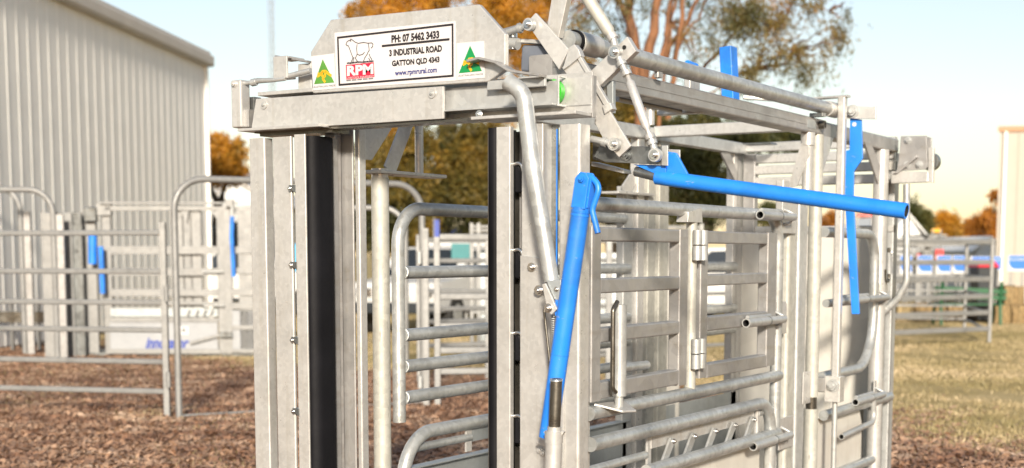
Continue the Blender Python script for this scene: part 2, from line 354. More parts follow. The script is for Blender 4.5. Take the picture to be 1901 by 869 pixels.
for yy in (318, 478, 632, 786):
    z = zy(958, yy+14, 0); m = Mesh()
    pts = [(xb+.001, z+.042), (xb+.02, z+.046), (xc-.012, z+.034), (xc+.004, z+.012), (xc+.001, z-.008), (xc-.001, z-.045), (xb+.001, z-.045)]
    m.prism([(x, .012, zz) for x, zz in pts], (0, .05, 0)).build('rubber_lug', 'rubber', CR, .006)
    Mesh().tube(fillet([(xb, .008, z+.048), (xb+.03, .008, z+.053), (xc+.002, .008, z+.026)], .02), .006, 8).build('lug_clip', 'chrome', CR)
Mesh().box((xb-.03, .066, .02), (xc-.001, .074, ZT-.02)).build('slide_gap_back', 'pewter', CR, .001)  # dark plate added behind the lugs to darken the gap
Mesh().box((xb-.002, .050, .02), (xb+.008, .064, ZT-.02)).build('slide_track_lip', 'greybox', CR, .001)
xe0, xe1 = fy(1010, 300, .05).x, fy(1034, 300, .05).x
Mesh().box((xe0-.012, .055, 0), (xe1, .062, ZT-.005)).build('web_plate', 'darkzinc', CR)
zt0 = zy(1035, 522, .03)
Mesh().box((xe1-.004, .052, zt0), (xe1, .0545, ZT-.02)).build('blue_tape_strip', 'blue', CR)
_, g0, g1, gy = post(300, 1037, 1077, 1097, 0.0, 0, ZT-.012, 'plate', r=.009)
zl = zy(1000, 480, -.004)
Mesh().prism([(xc+.001, -.009, 0), (fy(1046, 800, -.009).x, -.009, 0), (fy(1046, 560, -.009).x, -.009, zl-.10), (fy(1010, 480, -.009).x, -.009, zl), (xc+.001, -.009, zl+.01)], (0, .008, 0)).build('mounting_plate', 'plate', CR, .001)

# ---- header
Mesh().prism([tuple(p) for p in (fy(466, 243, 0), fy(823, 220.5, 0), fy(823, 160, 0), fy(475, 183.5, 0))], (0, .012, 0)).build('header_cover', 'plate', CR, .002)
for px, py in ((490, 194.5), (802, 173.5)):
    p = fy(px, py, -.001); Mesh().disc(p, (0, -1, 0), .016, .0035, 20).build('washer', 'plate', CR); Mesh().bolt(p+Vector((0, -.003, 0)), (0, -1, 0), .0065).build('bolt', 'zinc', CR)
zhb, zht = zy(700, 227, 0), zy(700, 168, 0)
XE = fy(1099, 180, .08).x
Mesh().box((-1.42, .09, zhb-.01), (XE-.003, .10, zht+.02)).build('header_back_plate', 'plate', CR, .001)
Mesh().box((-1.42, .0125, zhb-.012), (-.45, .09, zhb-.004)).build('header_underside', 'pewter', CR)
# left carrier plate over the posts
zc = zy(520, 240, -.03)
Mesh().prism([(fy(441, 248, -.045).x, -.045, zc), (fy(592, 236, -.045).x, -.045, zc), (fy(626, 238, .05).x, .06, zc), (fy(626, 238, .05).x, .13, zc), (fy(441, 248, -.045).x, .13, zc)], (0, 0, .010)).build('carrier_plate', 'plate', CR, .001)
Mesh().box((-1.40, .02, zc-.016), (-1.06, .12, zc-.001)).build('slide_runner', 'pewter', CR)
# right track channel
tz0, tz1 = zy(900, 200, .02), zy(900, 158, .02)
x0, x1 = fy(826, 190, .03).x, fy(1033, 185, .03).x
Mesh().box((x0-.05, .035, tz0), (x1, .041, tz1)).build('track_web', 'zinc', CR)
Mesh().box((x0-.05, .005, tz0-.006), (x1, .075, tz0)).build('track_flange', 'zinc', CR, .001)
e0, e1 = fy(1026, 150, .0), fy(1030, 200, .04)
xe = x1+.002
m = Mesh(); m.box((xe, .03, tz0-.008), (xe+.006, .036, tz1+.016)).box((xe, .036, tz0-.008), (xe+.006, .085, tz0-.002)).box((xe, .036, tz1+.010), (xe+.006, .085, tz1+.016)); m.build('track_end', 'zinc', CR, .001)
for px in (811, 1024):
    p = fy(px, 170, .055); Mesh().tube([(p.x, .046, (tz0+tz1)/2+.004), (p.x, .072, (tz0+tz1)/2+.004)], .041, 32).build('nylon_roller', 'green_nylon', CR, .003)
# bottom sill of the sign board with folded lip
s0, s1 = fy(905, 152, -.005), fy(1016, 146, -.005)
Mesh().prism([tuple(fy(*q, -.004)) for q in ((903, 167.5), (1012, 160), (1012, 144), (905, 151))], (0, .012, 0)).build('track_lip', 'zinc', CR, .002)
xlip = fy(1012, 150, -.004).x
Mesh().box((fy(905, 151, 0).x, -.002, zy(960, 148, 0)-.003), (xlip, .09, zy(960, 148, 0)+.003)).build('track_top', 'zinc', CR, .001)
Mesh().box((fy(478, 175, 0).x, .0, zy(520, 175, 0)+.0), (fy(581, 170, 0).x, .10, zy(520, 170, 0)+.004)).build('top_angle', 'plate', CR, .002)
# lower shelf plate right
zs = zy(960, 218, -.02)
Mesh().prism([(fy(874, 224, -.03).x, -.03, zs), (fy(1068, 213, -.03).x, -.03, zs), (XE, .03, zs), (XE, .115, zs), (fy(874, 224, -.03).x, .115, zs)], (0, 0, .010)).build('shelf_plate', 'plate', CR, .001)
Mesh().bolt((fy(890, 214, -.0).x, -.0, zs+.02), (0, -1, 0), .010).build('bolt', 'chrome', CR)
Mesh().box((fy(1040, 180, .087).x-.03, .078, zs+.011), (XE, .088, zy(1075, 144, .085))).build('header_end_plate', 'plate', CR, .001)
Mesh().box((XE+.001, .076, zs-.004), (XE+.006, .10, zy(1075, 144, .085)+.003)).build('header_side_plate', 'greybox', CR, .001)
Mesh().box((fy(1045, 195, .075).x, .0755, zs+.036), (XE-.002, .0775, zs+.039)).build('header_seam', 'greybox', CR)

# ---- sign board
SY = -.006
bt = 0.022
Mesh().prism([tuple(fy(*q, SY)) for q in ((581, 173), (576.5, 97), (614, 36.5), (889, 8), (938, 63), (938, 130), (905.5, 151.5))][::-1], (0, bt, 0)).build('sign_board', 'plate', CR, .0025)
board = [o for o in CR.children if o.name.startswith('sign_board')][0]
def decal(pts, name, mat, lift, par=board):
    return Mesh().prism([tuple(fy(px, py, SY-lift)) for px, py in pts][::-1], (0, .0006, 0)).build(name, mat, par)
decal([(621, 61), (845.7, 39), (848, 149.5), (624, 164.5)], 'sign_sticker', 'white_vinyl', .0016)
decal([(577.5, 104.7), (620.6, 99), (623.4, 164.2), (582, 168)], 'maker_sticker', 'white_vinyl', .0018)
decal([(847.5, 80.2), (899, 76), (900, 144.5), (849, 148.7)], 'maker_sticker', 'white_vinyl', .0018)
# border and rule
BT = [(627, 70), (840, 45.5), (840.5, 140.6), (630, 157.6)]
def stripe(a, b, w, name, mat, lift=.0026):
    a, b = fy(*a, SY-lift), fy(*b, SY-lift); d = (b-a).normalized(); n = Vector((-d.z, 0, d.x))*w/2; a2, b2 = a-d*w*.4, b+d*w*.4
    return Mesh().prism([a2+n, b2+n, b2-n, a2-n][::-1], (0, .0005, 0)).build(name, mat, board)
for i in range(4): stripe(BT[i], BT[(i+1) % 4], .0068, 'sign_border', 'ink', .0026+.0002*(i % 2))
stripe((710, 85.5), (833, 73), .0075, 'sign_rule', 'ink')
def lettering(s, tl, br, mat, name='lettering', off=.050, lift=.0028, slope=None):
    a, b = fy(tl[0], tl[1], SY-lift), fy(br[0], br[1], SY-lift)
    vs, fs = text_mesh(s, b.x-a.x, a.z-b.z, off)
    m = Mesh(); m.add([(a.x+x, SY-lift, b.z+z) for x, z in vs], fs); return m.build(name, mat, board)
# rows are level on the board; each is given by the pixel of its top-left and bottom-right corner
lettering('PH: 07 5462 3433', (726.5, 65), (815.5, 71.5), 'ink')
lettering('3 INDUSTRIAL ROAD', (722.5, 92.5), (820.5, 96), 'ink')
lettering('GATTON QLD 4343', (727.5, 112.5), (816, 117.5), 'ink')
lettering('www.rpmrural.com', (733, 130.5), (811, 137.5), 'navy_ink', off=.030)
# bull drawing: thin pen strokes
def zpx(x, y): return (600+x/7.242, 60+y/7.242)
BULL = [[(372, 88), (362, 98), (372, 118), (345, 108), (318, 130), (306, 160), (318, 178), (336, 180), (352, 215), (372, 270), (392, 325)],
        [(372, 88), (398, 108), (430, 132), (470, 148), (540, 136), (604, 146), (650, 142), (668, 158), (664, 190), (645, 210)],
        [(604, 148), (612, 190), (618, 240), (598, 275), (590, 295)], [(455, 160), (448, 220), (456, 292), (486, 308), (530, 296), (552, 270)],
        [(392, 325), (400, 340), (378, 395), (366, 412), (396, 408), (412, 340)], [(430, 345), (446, 372), (462, 392), (480, 398)],
        [(590, 295), (560, 340), (545, 378), (540, 400), (562, 396)], [(616, 290), (630, 330), (650, 360), (656, 385), (636, 390), (612, 350)],
        [(456, 292), (440, 330), (430, 345)], [(316, 418), (340, 412), (360, 416), (400, 408), (440, 404), (490, 400), (540, 402), (590, 394), (640, 392), (668, 388)]]
m = Mesh()
for k, pl in enumerate(BULL):
    P = [fy(*zpx(*q), SY-.0029) for q in pl]; w = .0015 if k < 9 else .0028
    for a, b in zip(P[:-1], P[1:]):
        d = (b-a); d = d.normalized() if d.length else Vector((1, 0, 0)); n = Vector((-d.z, 0, d.x))*w; m.prism([a+n, b+n+d*w, b-n+d*w, a-n][::-1], (0, .0004, 0))
m.build('bull_drawing', 'ink_soft', board)
decal([zpx(303, 440), zpx(680, 404), zpx(688, 600), zpx(310, 634)], 'logo_block', 'red_ink', .0026)
lettering('RPM', zpx(318, 452), zpx(676, 560), 'white_vinyl', off=.05, lift=.0034)
lettering('LIVESTOCK EQUIPMENT', zpx(318, 605), zpx(682, 602), 'white_vinyl', off=.0, lift=.0034)
m = Mesh(); a, b = fy(*zpx(312, 650), SY-.003), fy(*zpx(686, 622), SY-.003)
for k in range(30):
    if k % 6 == 5: continue
    x = a.x+(b.x-a.x)*k/30; m.box((x, SY-.003, a.z-.002), (x+(b.x-a.x)/30*.7, SY-.0026, a.z+.0028))
m.build('small_print', 'ink_soft', board)
KANG = [[(0.18, .30), (.34, .38), (.46, .50), (.60, .50), (.74, .38), (.86, .30)], [(.60, .46), (.56, .30), (.44, .20), (.54, .06)], [(.44, .48), (.40, .36), (.46, .30)], [(.30, .40), (.22, .42)]]
for ap, bl, br, gm in (((599, 110), (583, 156.4), (620.5, 153.2), 'logo_green_faded'), ((872.6, 85), (851.7, 136), (894.5, 131.8), 'logo_green')):
    decal([ap, br, bl], 'logo_triangle', gm, .0028)
    A, B, T = Vector(bl), Vector(br), Vector(ap); m = Mesh()
    for pl in KANG:
        P = []
        for x, y in pl: q = A+(B-A)*x+(T-(A+B)/2)*y; P.append(fy(q.x, q.y, SY-.0036))
        for a, b in zip(P[:-1], P[1:]):
            d = (b-a).normalized(); n = Vector((-d.z, 0, d.x))*.0042; m.prism([a+n, b+n+d*.002, b-n+d*.002, a-n][::-1], (0, .0004, 0))
    m.build('logo_kangaroo', 'gold_ink', board)
    lettering('AUSTRALIAN MADE', (bl[0]-1, bl[1]+3.5), (br[0]+2, br[1]+7), 'ink_soft', off=0, lift=.003)
# tongue bracket in front of the right sticker
m = Mesh(); ty = -.05
prof = [fy(866, 113, ty), fy(888, 107.5, ty), fy(918, 115, ty), fy(944, 131, ty), fy(1000, 139, ty)]
rg = []
for i, p in enumerate(prof):
    d = (prof[min(i+1, 4)]-prof[max(i-1, 0)]).normalized(); n = Vector((-d.z, 0, d.x))*.004
    rg.append([p+n, p+n+Vector((0, .05, 0)), p-n+Vector((0, .05, 0)), p-n])
m.loft(rg, True, False); m.build('tongue_bracket', 'greybox', CR, .001)

# ---- left end linkage
ex = fy(450, 200, -.01).x
Mesh().box((fy(429, 200, -.02).x, -.02, zy(440, 237, -.02)), (fy(448, 200, -.02).x, .03, zy(440, 148, -.02))).build('end_bracket', 'plate', CR, .006)
Mesh().box((fy(449, 200, .0).x, .0, zy(455, 236, .0)), (fy(461, 200, .0).x, .06, zy(455, 203, .0))).build('end_bracket_lug', 'greybox', CR, .002)
Mesh().box((fy(450, 200, .04).x, .04, zy(455, 240, .03)), (fy(472, 200, .04).x, .08, zy(455, 180, .03))).build('end_block', 'darkzinc', CR, .002)
Mesh().bolt(fy(435, 156, -.02), (0, -1, 0), .010).build('bolt', 'plate', CR)
m = Mesh(); m.tube([fy(449, 155, .005), fy(470, 153, .005), fy(478, 150, .005), fy(505, 149, .005), fy(530, 146, .005)], .009, 12, taper=[1, .8, 1.15, .9, .9]); m.build('pull_rod', 'zinc', CR)
Mesh().tube([fy(467, 154, .005), fy(476, 152, .005)], .0135, 6).build('lock_nut', 'zinc', CR)
m = Mesh(); m.tube([fy(530, 143, .012), fy(577, 131, .012)], .010, 12); m.build('pull_rod', 'zinc', CR)
# bent strap over the rod
st = [fy(530, 147, .0), fy(509, 147, .0), fy(509, 106, .0), fy(530, 104, .0)]
m = Mesh(); xs0, xs1 = fy(507, 125, 0).x, fy(533, 125, 0).x; zt_, zb_ = zy(520, 104, 0), zy(520, 146, 0)
m.box((xs0, .0, zb_), (xs1, .008, zt_)).box((xs0, .0085, zt_-.008), (xs1, .10, zt_)).box((xs0, .0085, zb_), (xs1, .05, zb_+.008)); m.build('strap', 'plate', CR, .003)
Mesh().rhs(fy(520, 106, .06)+Vector((0, 0, 0)), fy(580, 116, .06), .06, .008).build('strap_arm', 'greybox', CR)
Mesh().box((fy(553, 140, .05).x, .05, zht+.01), (fy(578, 140, .05).x, .09, zy(565, 118, .05))).build('strap_post', 'plate', CR, .003)

# ---- bent lever pipe and blue hand lever on the front
YB = -.12
P = fillet([fy(943, 152, YB+.0), fy(972, 172, YB), fy(988, 300, YB), fy(1024, 523, YB)], [.12, .9], 10)
Mesh().tube(P, .0275, 22, hollow=(0,), taper=[1]*(len(P)-1)+[.9]).build('bent_lever_pipe', 'tube', CR)
Mesh().prism([tuple(fy(*q, YB-.032)) for q in ((1014, 521), (1041, 519), (1042, 558), (1028, 556))][::-1], (0, .06, 0)).build('clevis', 'bluesteel', CR, .002)
Mesh().prism([tuple(fy(*q, YB-.044)) for q in ((1006, 528), (1012, 526), (1034, 574), (1024, 584), (1017, 579))][::-1], (0, .008, 0)).build('link_plate', 'plate', CR, .001)
for px, py, yy, r in ((987, 496, -.012, .011), (1000, 539, -.03, .012), (1018, 572, YB-.044, .011), (1033, 537, YB-.033, .006)): Mesh().bolt(fy(px, py, yy), (0, -1, 0), r).build('bolt', 'chrome', CR)
m = Mesh(); sp = [] ; a, b = fy(1027, 584, YB), fy(1030, 690, YB)
for k in range(26*8+1):
    t = k/(26*8); an = 2*math.pi*k/8; c = a.lerp(b, t); sp.append(c+Vector((math.cos(an)*.008, math.sin(an)*.008, 0)))
m.tube(sp, .0022, 5).build('coil_spring', 'zinc', CR)
Mesh().tube([fy(1010, 574, YB+.02), fy(1022, 684, YB+.02)], .0045, 8).build('stay_rod', 'pewter', CR)
YV = -.15
T0, T1 = fy(1079, 384, YV), fy(1017, 812, YV)
Mesh().tube([T0, T1], .0285, 26).build('hand_lever', 'blue', CR)
hl = [o for o in CR.children if o.name.startswith('hand_lever')][0]
ax = (T1-T0).normalized()
for k in (.012, .022): Mesh().tube([T0+ax*k, T0+ax*(k+.006)], .0300, 26).build('lever_ring', 'blue', hl)
for k in (.445, .462): c = T0+ax*k; Mesh().tube([c, c+ax*.004], .0292, 26).build('lever_ring', 'blue', hl)
pv = Vector((ax.z, 0, -ax.x))
def LV(a, b, y=0.0): return T0+ax*a+pv*b+Vector((0, y, 0))
for y in (-.026, .018): Mesh().prism([LV(.005, -.026, y), LV(.005, .022, y), LV(-.085, .022, y), LV(-.105, .008, y), LV(-.105, -.012, y), LV(-.09, -.026, y)], (0, .008, 0)).build('clevis_cheek', 'blue', hl, .002)
Mesh().prism([LV(.0, -.03, -.017), LV(.0, -.022, -.017), LV(-.095, -.022, -.017), LV(-.095, -.03, -.017)], (0, .034, 0)).build('clevis_web', 'blue', hl, .001)
Mesh().bolt(LV(-.085, -.004, -.026), (0, -1, 0), .010).build('pivot_bolt', 'blue', hl)
GR = [fy(1084, 331, YV-.002), fy(1097, 328, YV-.004), fy(1114, 346, YV-.01), fy(1099, 390, YV-.012), fy(1110, 433, YV-.014)]
Mesh().tube(fillet(GR, .035, 6), .0095, 14).build('trigger_grip', 'blue', hl)
Mesh().prism([tuple(fy(*q, YV+.0)) for q in ((1030, 556), (1050, 550), (1046, 590), (1030, 586))][::-1], (0, .03, 0)).build('lever_lug', 'blue', hl, .002)
# upright socket with the dark pipe end
YC = -.23
cz = fy(1030, 800, YC)
Mesh().tube([fy(1033, 703, YC), fy(1029, 800, YC)], .0185, 24, hollow=(0,)).build('socket_pipe', 'pewter', CR)
q0 = fy(1033, 703, YC); q1 = fy(1032.7, 708, YC); Mesh().loft([[q0+Vector((math.cos(a)*r, math.sin(a)*r, 0))+dz for a in [2*math.pi*k/24 for k in range(24)]] for r, dz in ((.0195, q1-q0), (.0195, Vector((0, 0, .001))), (.0145, Vector((0, 0, .001))), (.0145, q1-q0))], False, True).build('pipe_rim', 'chrome', CR)
Mesh().tube([fy(1029.2, 792, YC), fy(1027, 870, YC), Vector((fy(1027, 870, YC).x-.004, YC, .45))], .0215, 24).build('socket_sleeve', 'plate', CR)
Mesh().tube([fy(1028.5, 800, YC), fy(1028, 822, YC)], .0285, 24).build('socket_collar', 'plate', CR)
Mesh().tube([fy(1028, 822, YC), fy(1026.5, 869, YC), Vector((fy(1027, 870, YC).x-.004, YC, .45))], .0262, 24).build('socket_tube', 'plate', CR)
for dx in (-1, 1): Mesh().prism([fy(1028+dx*13, 800, YC), fy(1028+dx*19, 802, YC), fy(1028+dx*14, 810, YC)], (0, .012, 0)).build('collar_ear', 'plate', CR)
Mesh().box((fy(1004, 800, -.1).x, -.20, .40), (fy(1024, 800, -.1).x+.01, -.01, .46)).build('socket_bracket', 'plate', CR, .003)
m = Mesh(); q = fy(996, 816, -.07); m.prism([tuple(fy(*k, -.08)) for k in ((994, 820), (1002, 815), (1013, 816), (1013, 830), (996, 823))][::-1], (0, .07, 0)).build('pivot_bracket', 'plate', CR, .002)
for px, py in ((1002, 836), (1009, 841)): Mesh().bolt(fy(px, py, -.012), (0, -1, 0), .009).build('bolt', 'plate', CR)

# ---- linkage at the top right corner (plates swing in the plane of the head bail)
YM = .14
def flat(pts, Y, t, name, mat='plate', bev=.0015): return Mesh().prism([tuple(fy(*q, Y)) for q in pts][::-1], (0, t, 0)).build(name, mat, CR, bev)
flat([(994, 24), (977, 42), (1037.5, 129), (1056, 92)], YM, .012, 'rocker_arm')
flat([(1024.7, -8), (1016, 46), (1037, 70), (1054, -8)], YM+.03, .03, 'riser_arm')
flat([(1043, 125), (1069, 105), (1104, 141), (1104, 215), (1095, 200)], YM+.004, .010, 'rocker_arm')
flat([(1070, 106), (1076, 102), (1136, 202), (1128, 208)], YM-.004, .02, 'rocker_edge', 'plate')
flat([(1056, 88), (1066, 82), (1074, 92), (1078, 104), (1056, 122), (1044, 130)], YM-.008, .030, 'rocker_band')
flat([(1104, 150), (1134, 206), (1120, 216), (1104, 232)], YM+.006, .012, 'rocker_arm')
flat([(1118, 196), (1132, 190), (1137, 202), (1122, 212)], YM-.008, .032, 'rocker_band')
flat([(1103, 226), (1132, 206), (1171, 271), (1149, 292), (1122, 262)], YM, .012, 'rocker_foot')
# hook underside of the arm, bolts and rod ends
def rod_end(px, py, Y, tx, ty, r=.018, mat='zinc'):
    c = fy(px, py, Y); Mesh().disc(c+Vector((0, .004, 0)), (0, -1, 0), r*1.15, .018, 24).build('rod_end', mat, CR, .002); Mesh().bolt(c+Vector((0, -.014, 0)), (0, -1, 0), r*.62).build('bolt', 'chrome', CR)
    d = fy(tx, ty, Y); Mesh().tube([c, d], r*.62, 12).build('rod_shank', mat, CR)
    n = (d-c).normalized(); Mesh().tube([c+n*r*1.9, c+n*r*2.6], r*.95, 6).build('lock_nut', mat, CR)
rod_end(984, 46, YM-.014, 942, 60)
Mesh().tube([fy(962, 53, YM-.01), fy(930, 62, YM-.01)], .013, 12).build('pull_rod', 'greybox', CR)
rod_end(1142, 268, YM-.014, 1098, 258)
flat([(1112, 271), (1236, 272), (1237, 306), (1124, 301), (1102, 291)], YM+.03, .012, 'lever_plate', 'darkzinc')
flat([(1228, 270), (1240, 270), (1240, 308), (1228, 307)], YM+.0275, .0025, 'lever_plate_edge', 'zinc')
p = fy(1163, 288, YM+.028); Mesh().bolt(p, (0, -1, 0), .014).build('bolt', 'darkzinc', CR)
flat([(1098, 300), (1157, 315), (1157, 322), (1098, 308)], YM+.09, .06, 'lever_rest', 'plate')
flat([(1100, 262), (1118, 270), (1112, 300), (1100, 296)], YM+.05, .05, 'pivot_block', 'pewter')
# turnbuckle
rod_end(1218, 288, YM+.01, 1206, 250, .019)
rod_end(1144, 97, YM+.01, 1163, 137, .019)
A, B = fy(1163, 135, YM+.01), fy(1206, 252, YM+.01)
m = Mesh(); m.tube([A.lerp(B, t) for t in (0, .12, .16, .85, .90, 1)], .0155, 14, taper=[.5, .5, .95, .95, .5, .5]); m.build('turnbuckle', 'plate', CR)
Mesh().tube([A.lerp(B, -.02), A.lerp(B, .04)], .0175, 6).build('lock_nut', 'plate', CR); Mesh().tube([A.lerp(B, .98), A.lerp(B, 1.05)], .0175, 6).build('lock_nut', 'plate', CR)
flat([(1096.5, 132), (1113, 160), (1180.5, 95), (1164, 68)], YM+.035, .03, 'crank_arm')
p = fy(1159, 88, YM+.034); Mesh().disc(p, (0, -1, 0), .007, .001).build('bolt_hole', 'hole_shade', CR)
A, B = fy(1084, -14, YM+.01), fy(1138, 71, YM+.01)
m = Mesh(); m.tube([A, A.lerp(B, .85), A.lerp(B, .93), B], .0205, 16, taper=[1, 1, .65, .6]); m.build('push_rod', 'oldpost', CR)
Mesh().tube([A.lerp(B, .93), A.lerp(B, 1.03)], .019, 6).build('lock_nut', 'plate', CR); Mesh().tube([B, fy(1144, 97, YM+.01)], .013, 10).build('rod_shank', 'zinc', CR)
# parts behind: wrapped block, washers bolt beside the sign
flat([(968, 88), (972, 83), (1002, 83), (1016, 92), (1034, 125), (1030, 134), (966, 132)], .18, .07, 'wrapped_block', 'wrap', .006)
flat([(940, 70), (1004, 74), (1012, 82), (940, 77)], .165, .05, 'shackle_plate', 'plate')
for py in (66, 87): Mesh().tube([fy(952, py-4, .15), fy(952, py+4, .15)], .016, 6).build('bolt', 'chrome', CR)
Mesh().tube([fy(946, 80, .15), fy(962, 82, .15)], .02, 14).build('shackle_boss', 'zinc', CR)
# small fittings right of the header
Mesh().tube([fy(1114, 165, .25), fy(1127, 168, .25)], .022, 16).build('pivot_stub', 'zinc', CR)
flat([(1126, 150), (1138, 150), (1138, 210), (1128, 206)], .22, .02, 'guide_plate', 'bluesteel')

# ---- main blue operating lever reaching out to the right
YL = .20
L0, L1 = fy(1219, 329, YL), fy(1683, 392, YL)
Mesh().tube([L0, L1], .0238, 28, hollow=(1,)).build('operating_lever', 'blue', CR)
ol = [o for o in CR.children if o.name.startswith('operating_lever')][0]
Mesh().prism([tuple(fy(*q, YL-.006)) for q in ((1238, 281), (1255, 284), (1276, 322), (1270, 340), (1222, 334), (1214, 318), (1236, 312))][::-1], (0, .012, 0)).build('lever_gusset', 'blue', ol, .002)
Mesh().prism([tuple(fy(*q, YL+.012)) for q in ((1240, 277), (1262, 278), (1262, 300), (1248, 300))][::-1], (0, .006, 0)).build('lever_backing', 'plate', ol, .001)
Mesh().prism([tuple(fy(*q, YM+.045)) for q in ((1175, 305), (1236, 307), (1236, 322), (1215, 322))][::-1], (0, .02, 0)).build('lever_heel', 'blue', ol, .001)
Mesh().tube([fy(1180, 318, YL), L0+(L1-L0).normalized()*.03], .0165, 18, hollow=(0,)).build('lever_spigot', 'darkzinc', ol)

# ---- top torque tube, beams
XT = -.20
ta, tb = fx(1062, 71, XT), fx(1545, 202, XT); zt = fx(1300, 139, XT).z
Mesh().tube([(XT, ta.y-.03, zt), (XT, tb.y+.02, zt)], .031, 26).build('torque_tube', 'tube', CR)
q = fx(1068, 84, XT).y; Mesh().tube([(XT, q-.012, zt), (XT, q, zt)], .0385, 26).build('collar_gap_ring', 'rubber', CR)  # dark ring painted in for the shadowed gap before the collar
for px in (1072, 1535):
    y = fx(px, 85 if px < 1200 else 198, XT).y; Mesh().tube([(XT, y, zt), (XT, y+.13, zt)], .0375, 26).build('tube_collar', 'plate', CR)
yb0 = .14; zb1 = zx(1380, 186, XR+.02); zb0 = zx(1380, 219, XR+.02); ymid = fx(1530, 230, XR+.02).y
Mesh().rhs((XR-.025, yb0, (zb0+zb1)/2), (XR-.025, ymid, (zb0+zb1)/2), .09, zb1-zb0, r=.008).build('top_beam', 'greybox', CR)
Mesh().box((XR+.0205, yb0, (zb0+zb1)/2-.004), (XR+.022, ymid-.02, (zb0+zb1)/2+.002)).build('beam_weld_seam', 'greybox', CR)
Mesh().rhs((XR-.03, ymid+.002, zb1-.042), (XR-.03, YR+.02, zb1-.042), .075, .075, r=.008).build('top_beam', 'greybox', CR)
e = fx(1527, 232, XR+.02)
Mesh().tube([(XR+.021, ymid-.07, zb0+.045), (XR+.05, ymid-.07, zb0+.045)], .020, 20, hollow=(1,)).build('beam_stub', 'pewter', CR)
Mesh().box((XR+.0205, ymid-.24, zb0+.02), (XR+.0225, ymid-.12, zb0+.06)).build('rating_sticker', 'bluesteel', CR)
Mesh().rhs((XT, ymid-.16, zb1), (XT, ymid-.16, zt-.035), .07, .05, up=(0, 1, 0)).build('tube_saddle', 'darkzinc', CR)
Mesh().rhs((XT, .9, zb1), (XT, .9, zt-.03), .02, .04, up=(0, 1, 0)).build('tube_saddle', 'greybox', CR)
# rear arm, hanging blue lever and upright shaft
ya = tb.y+.05
def flat2(pts, Y, t, name, mat='plate', bev=.0015, par=None): return Mesh().prism([tuple(fy(*q, Y)) for q in pts][::-1], (0, t, 0)).build(name, mat, par or CR, bev)
flat2([(1536, 195), (1620, 199), (1626, 197), (1626, 221), (1568, 220), (1538, 215)], ya, .012, 'rear_arm')
Mesh().bolt(fy(1583, 207, ya), (0, -1, 0), .024).build('bolt', 'zinc', CR)
flat2([(1578, 219), (1599, 222), (1601, 294), (1585, 318), (1584, 364), (1595, 583), (1581, 583), (1568, 364), (1570, 280), (1577, 278)], ya+.02, .014, 'hanging_lever', 'blue')
Mesh().disc(fy(1586, 231, ya+.0195), (0, -1, 0), .011, .001).build('lever_hole', 'white_paint', CR)
ys = ya-.06; xs = fy(1559, 400, ys).x; zs1 = zy(1563, 181, ys); zs0 = zy(1558, 746, ys)
Mesh().rhs((xs, ys, zs0+.06), (xs, ys, zs1), .040, .040, up=(0, 1, 0), r=.008).build('gate_shaft', 'plate', CR)
Mesh().rhs((xs+.03, ys, zs1+.004), (xs-.16, ys+.02, zs1+.004), .05, .012).build('shaft_cap', 'plate', CR)
Mesh().box((xs-.045, ys-.04, zs0), (xs+.035, ys+.03, zs0+.13)).build('shaft_bracket', 'plate', CR, .003)
Mesh().bolt((xs+.0, ys-.04, zs0+.085), (0, -1, 0), .024).build('bolt', 'zinc', CR)
Mesh().rhs((xs-.04, ys-.02, zs0+.085), (XR-.02, ys-.02, zs0+.085), .05, .075).build('bracket_arm', 'greybox', CR)
Mesh().tube([(xs, ys-.005, zs0+.01), (xs, ys-.005, .05)], .013, 12).build('shaft_rod', 'zinc', CR)

# ---- right side posts
side_post(300, 1091, 1099, XR-.0, .06, 0, 1.75, 'plate')
zbm = zb0
side_post(500, 1452, 1463, XR-.05, .04, 0, zx(1458, 332, XR), 'plate')
side_post(500, 1465, 1479, XR-.005, .045, 0, zx(1472, 350, XR), 'oldpost', r=.016)
side_post(500, 1484, 1499, XR, .04, 0, zx(1490, 360, XR), 'zinc', r=.014)
yp = fx(1515, 500, XR+.01).y; zc0 = zx(1513, 735, XR)
Mesh().tube([(XR, yp, zc0), (XR, yp, zbm)], .033, 22).build('hinge_pipe', 'oldpost', CR)
Mesh().tube([(XR, yp, zc0-.06), (XR, yp, zc0)], .028, 22).build('hinge_pin', 'pewter', CR)
Mesh().tube([(XR, yp, 0), (XR, yp, zc0-.06)], .036, 22).build('hinge_pipe', 'oldpost', CR)
ysl = fx(1499, 300, XR).y
Mesh().tube([(XR, ysl, zbm-.06), (XR, ysl, zbm)], .034, 18).build('pipe_cap', 'plate', CR)
Mesh().tube([(XR, ysl, zx(1499, 366, XR)), (XR, ysl, zbm-.06)], .0245, 18).build('hinge_pipe', 'plate', CR)
Mesh().prism([tuple(fy(*q, ysl-.03)) for q in ((1486, 268), (1499, 256), (1502, 262), (1502, 288), (1479, 346), (1463, 349))][::-1], (0, .010, 0)).build('brace', 'plate', CR, .001)
Mesh().prism([(XR, yp+.035, zbm), (XR, yp+.22, zbm), (XR, yp+.035, zbm-.22)], (.01, 0, 0)).build('gusset', 'plate', CR, .001)
m = Mesh(); z0_ = zx(1495, 690, XR); m.box((XR+.002, fx(1489, 690, XR).y, z0_-.16), (XR+.008, fx(1503, 690, XR).y, z0_+.0)); m.build('hinge_plate', 'plate', CR, .002)
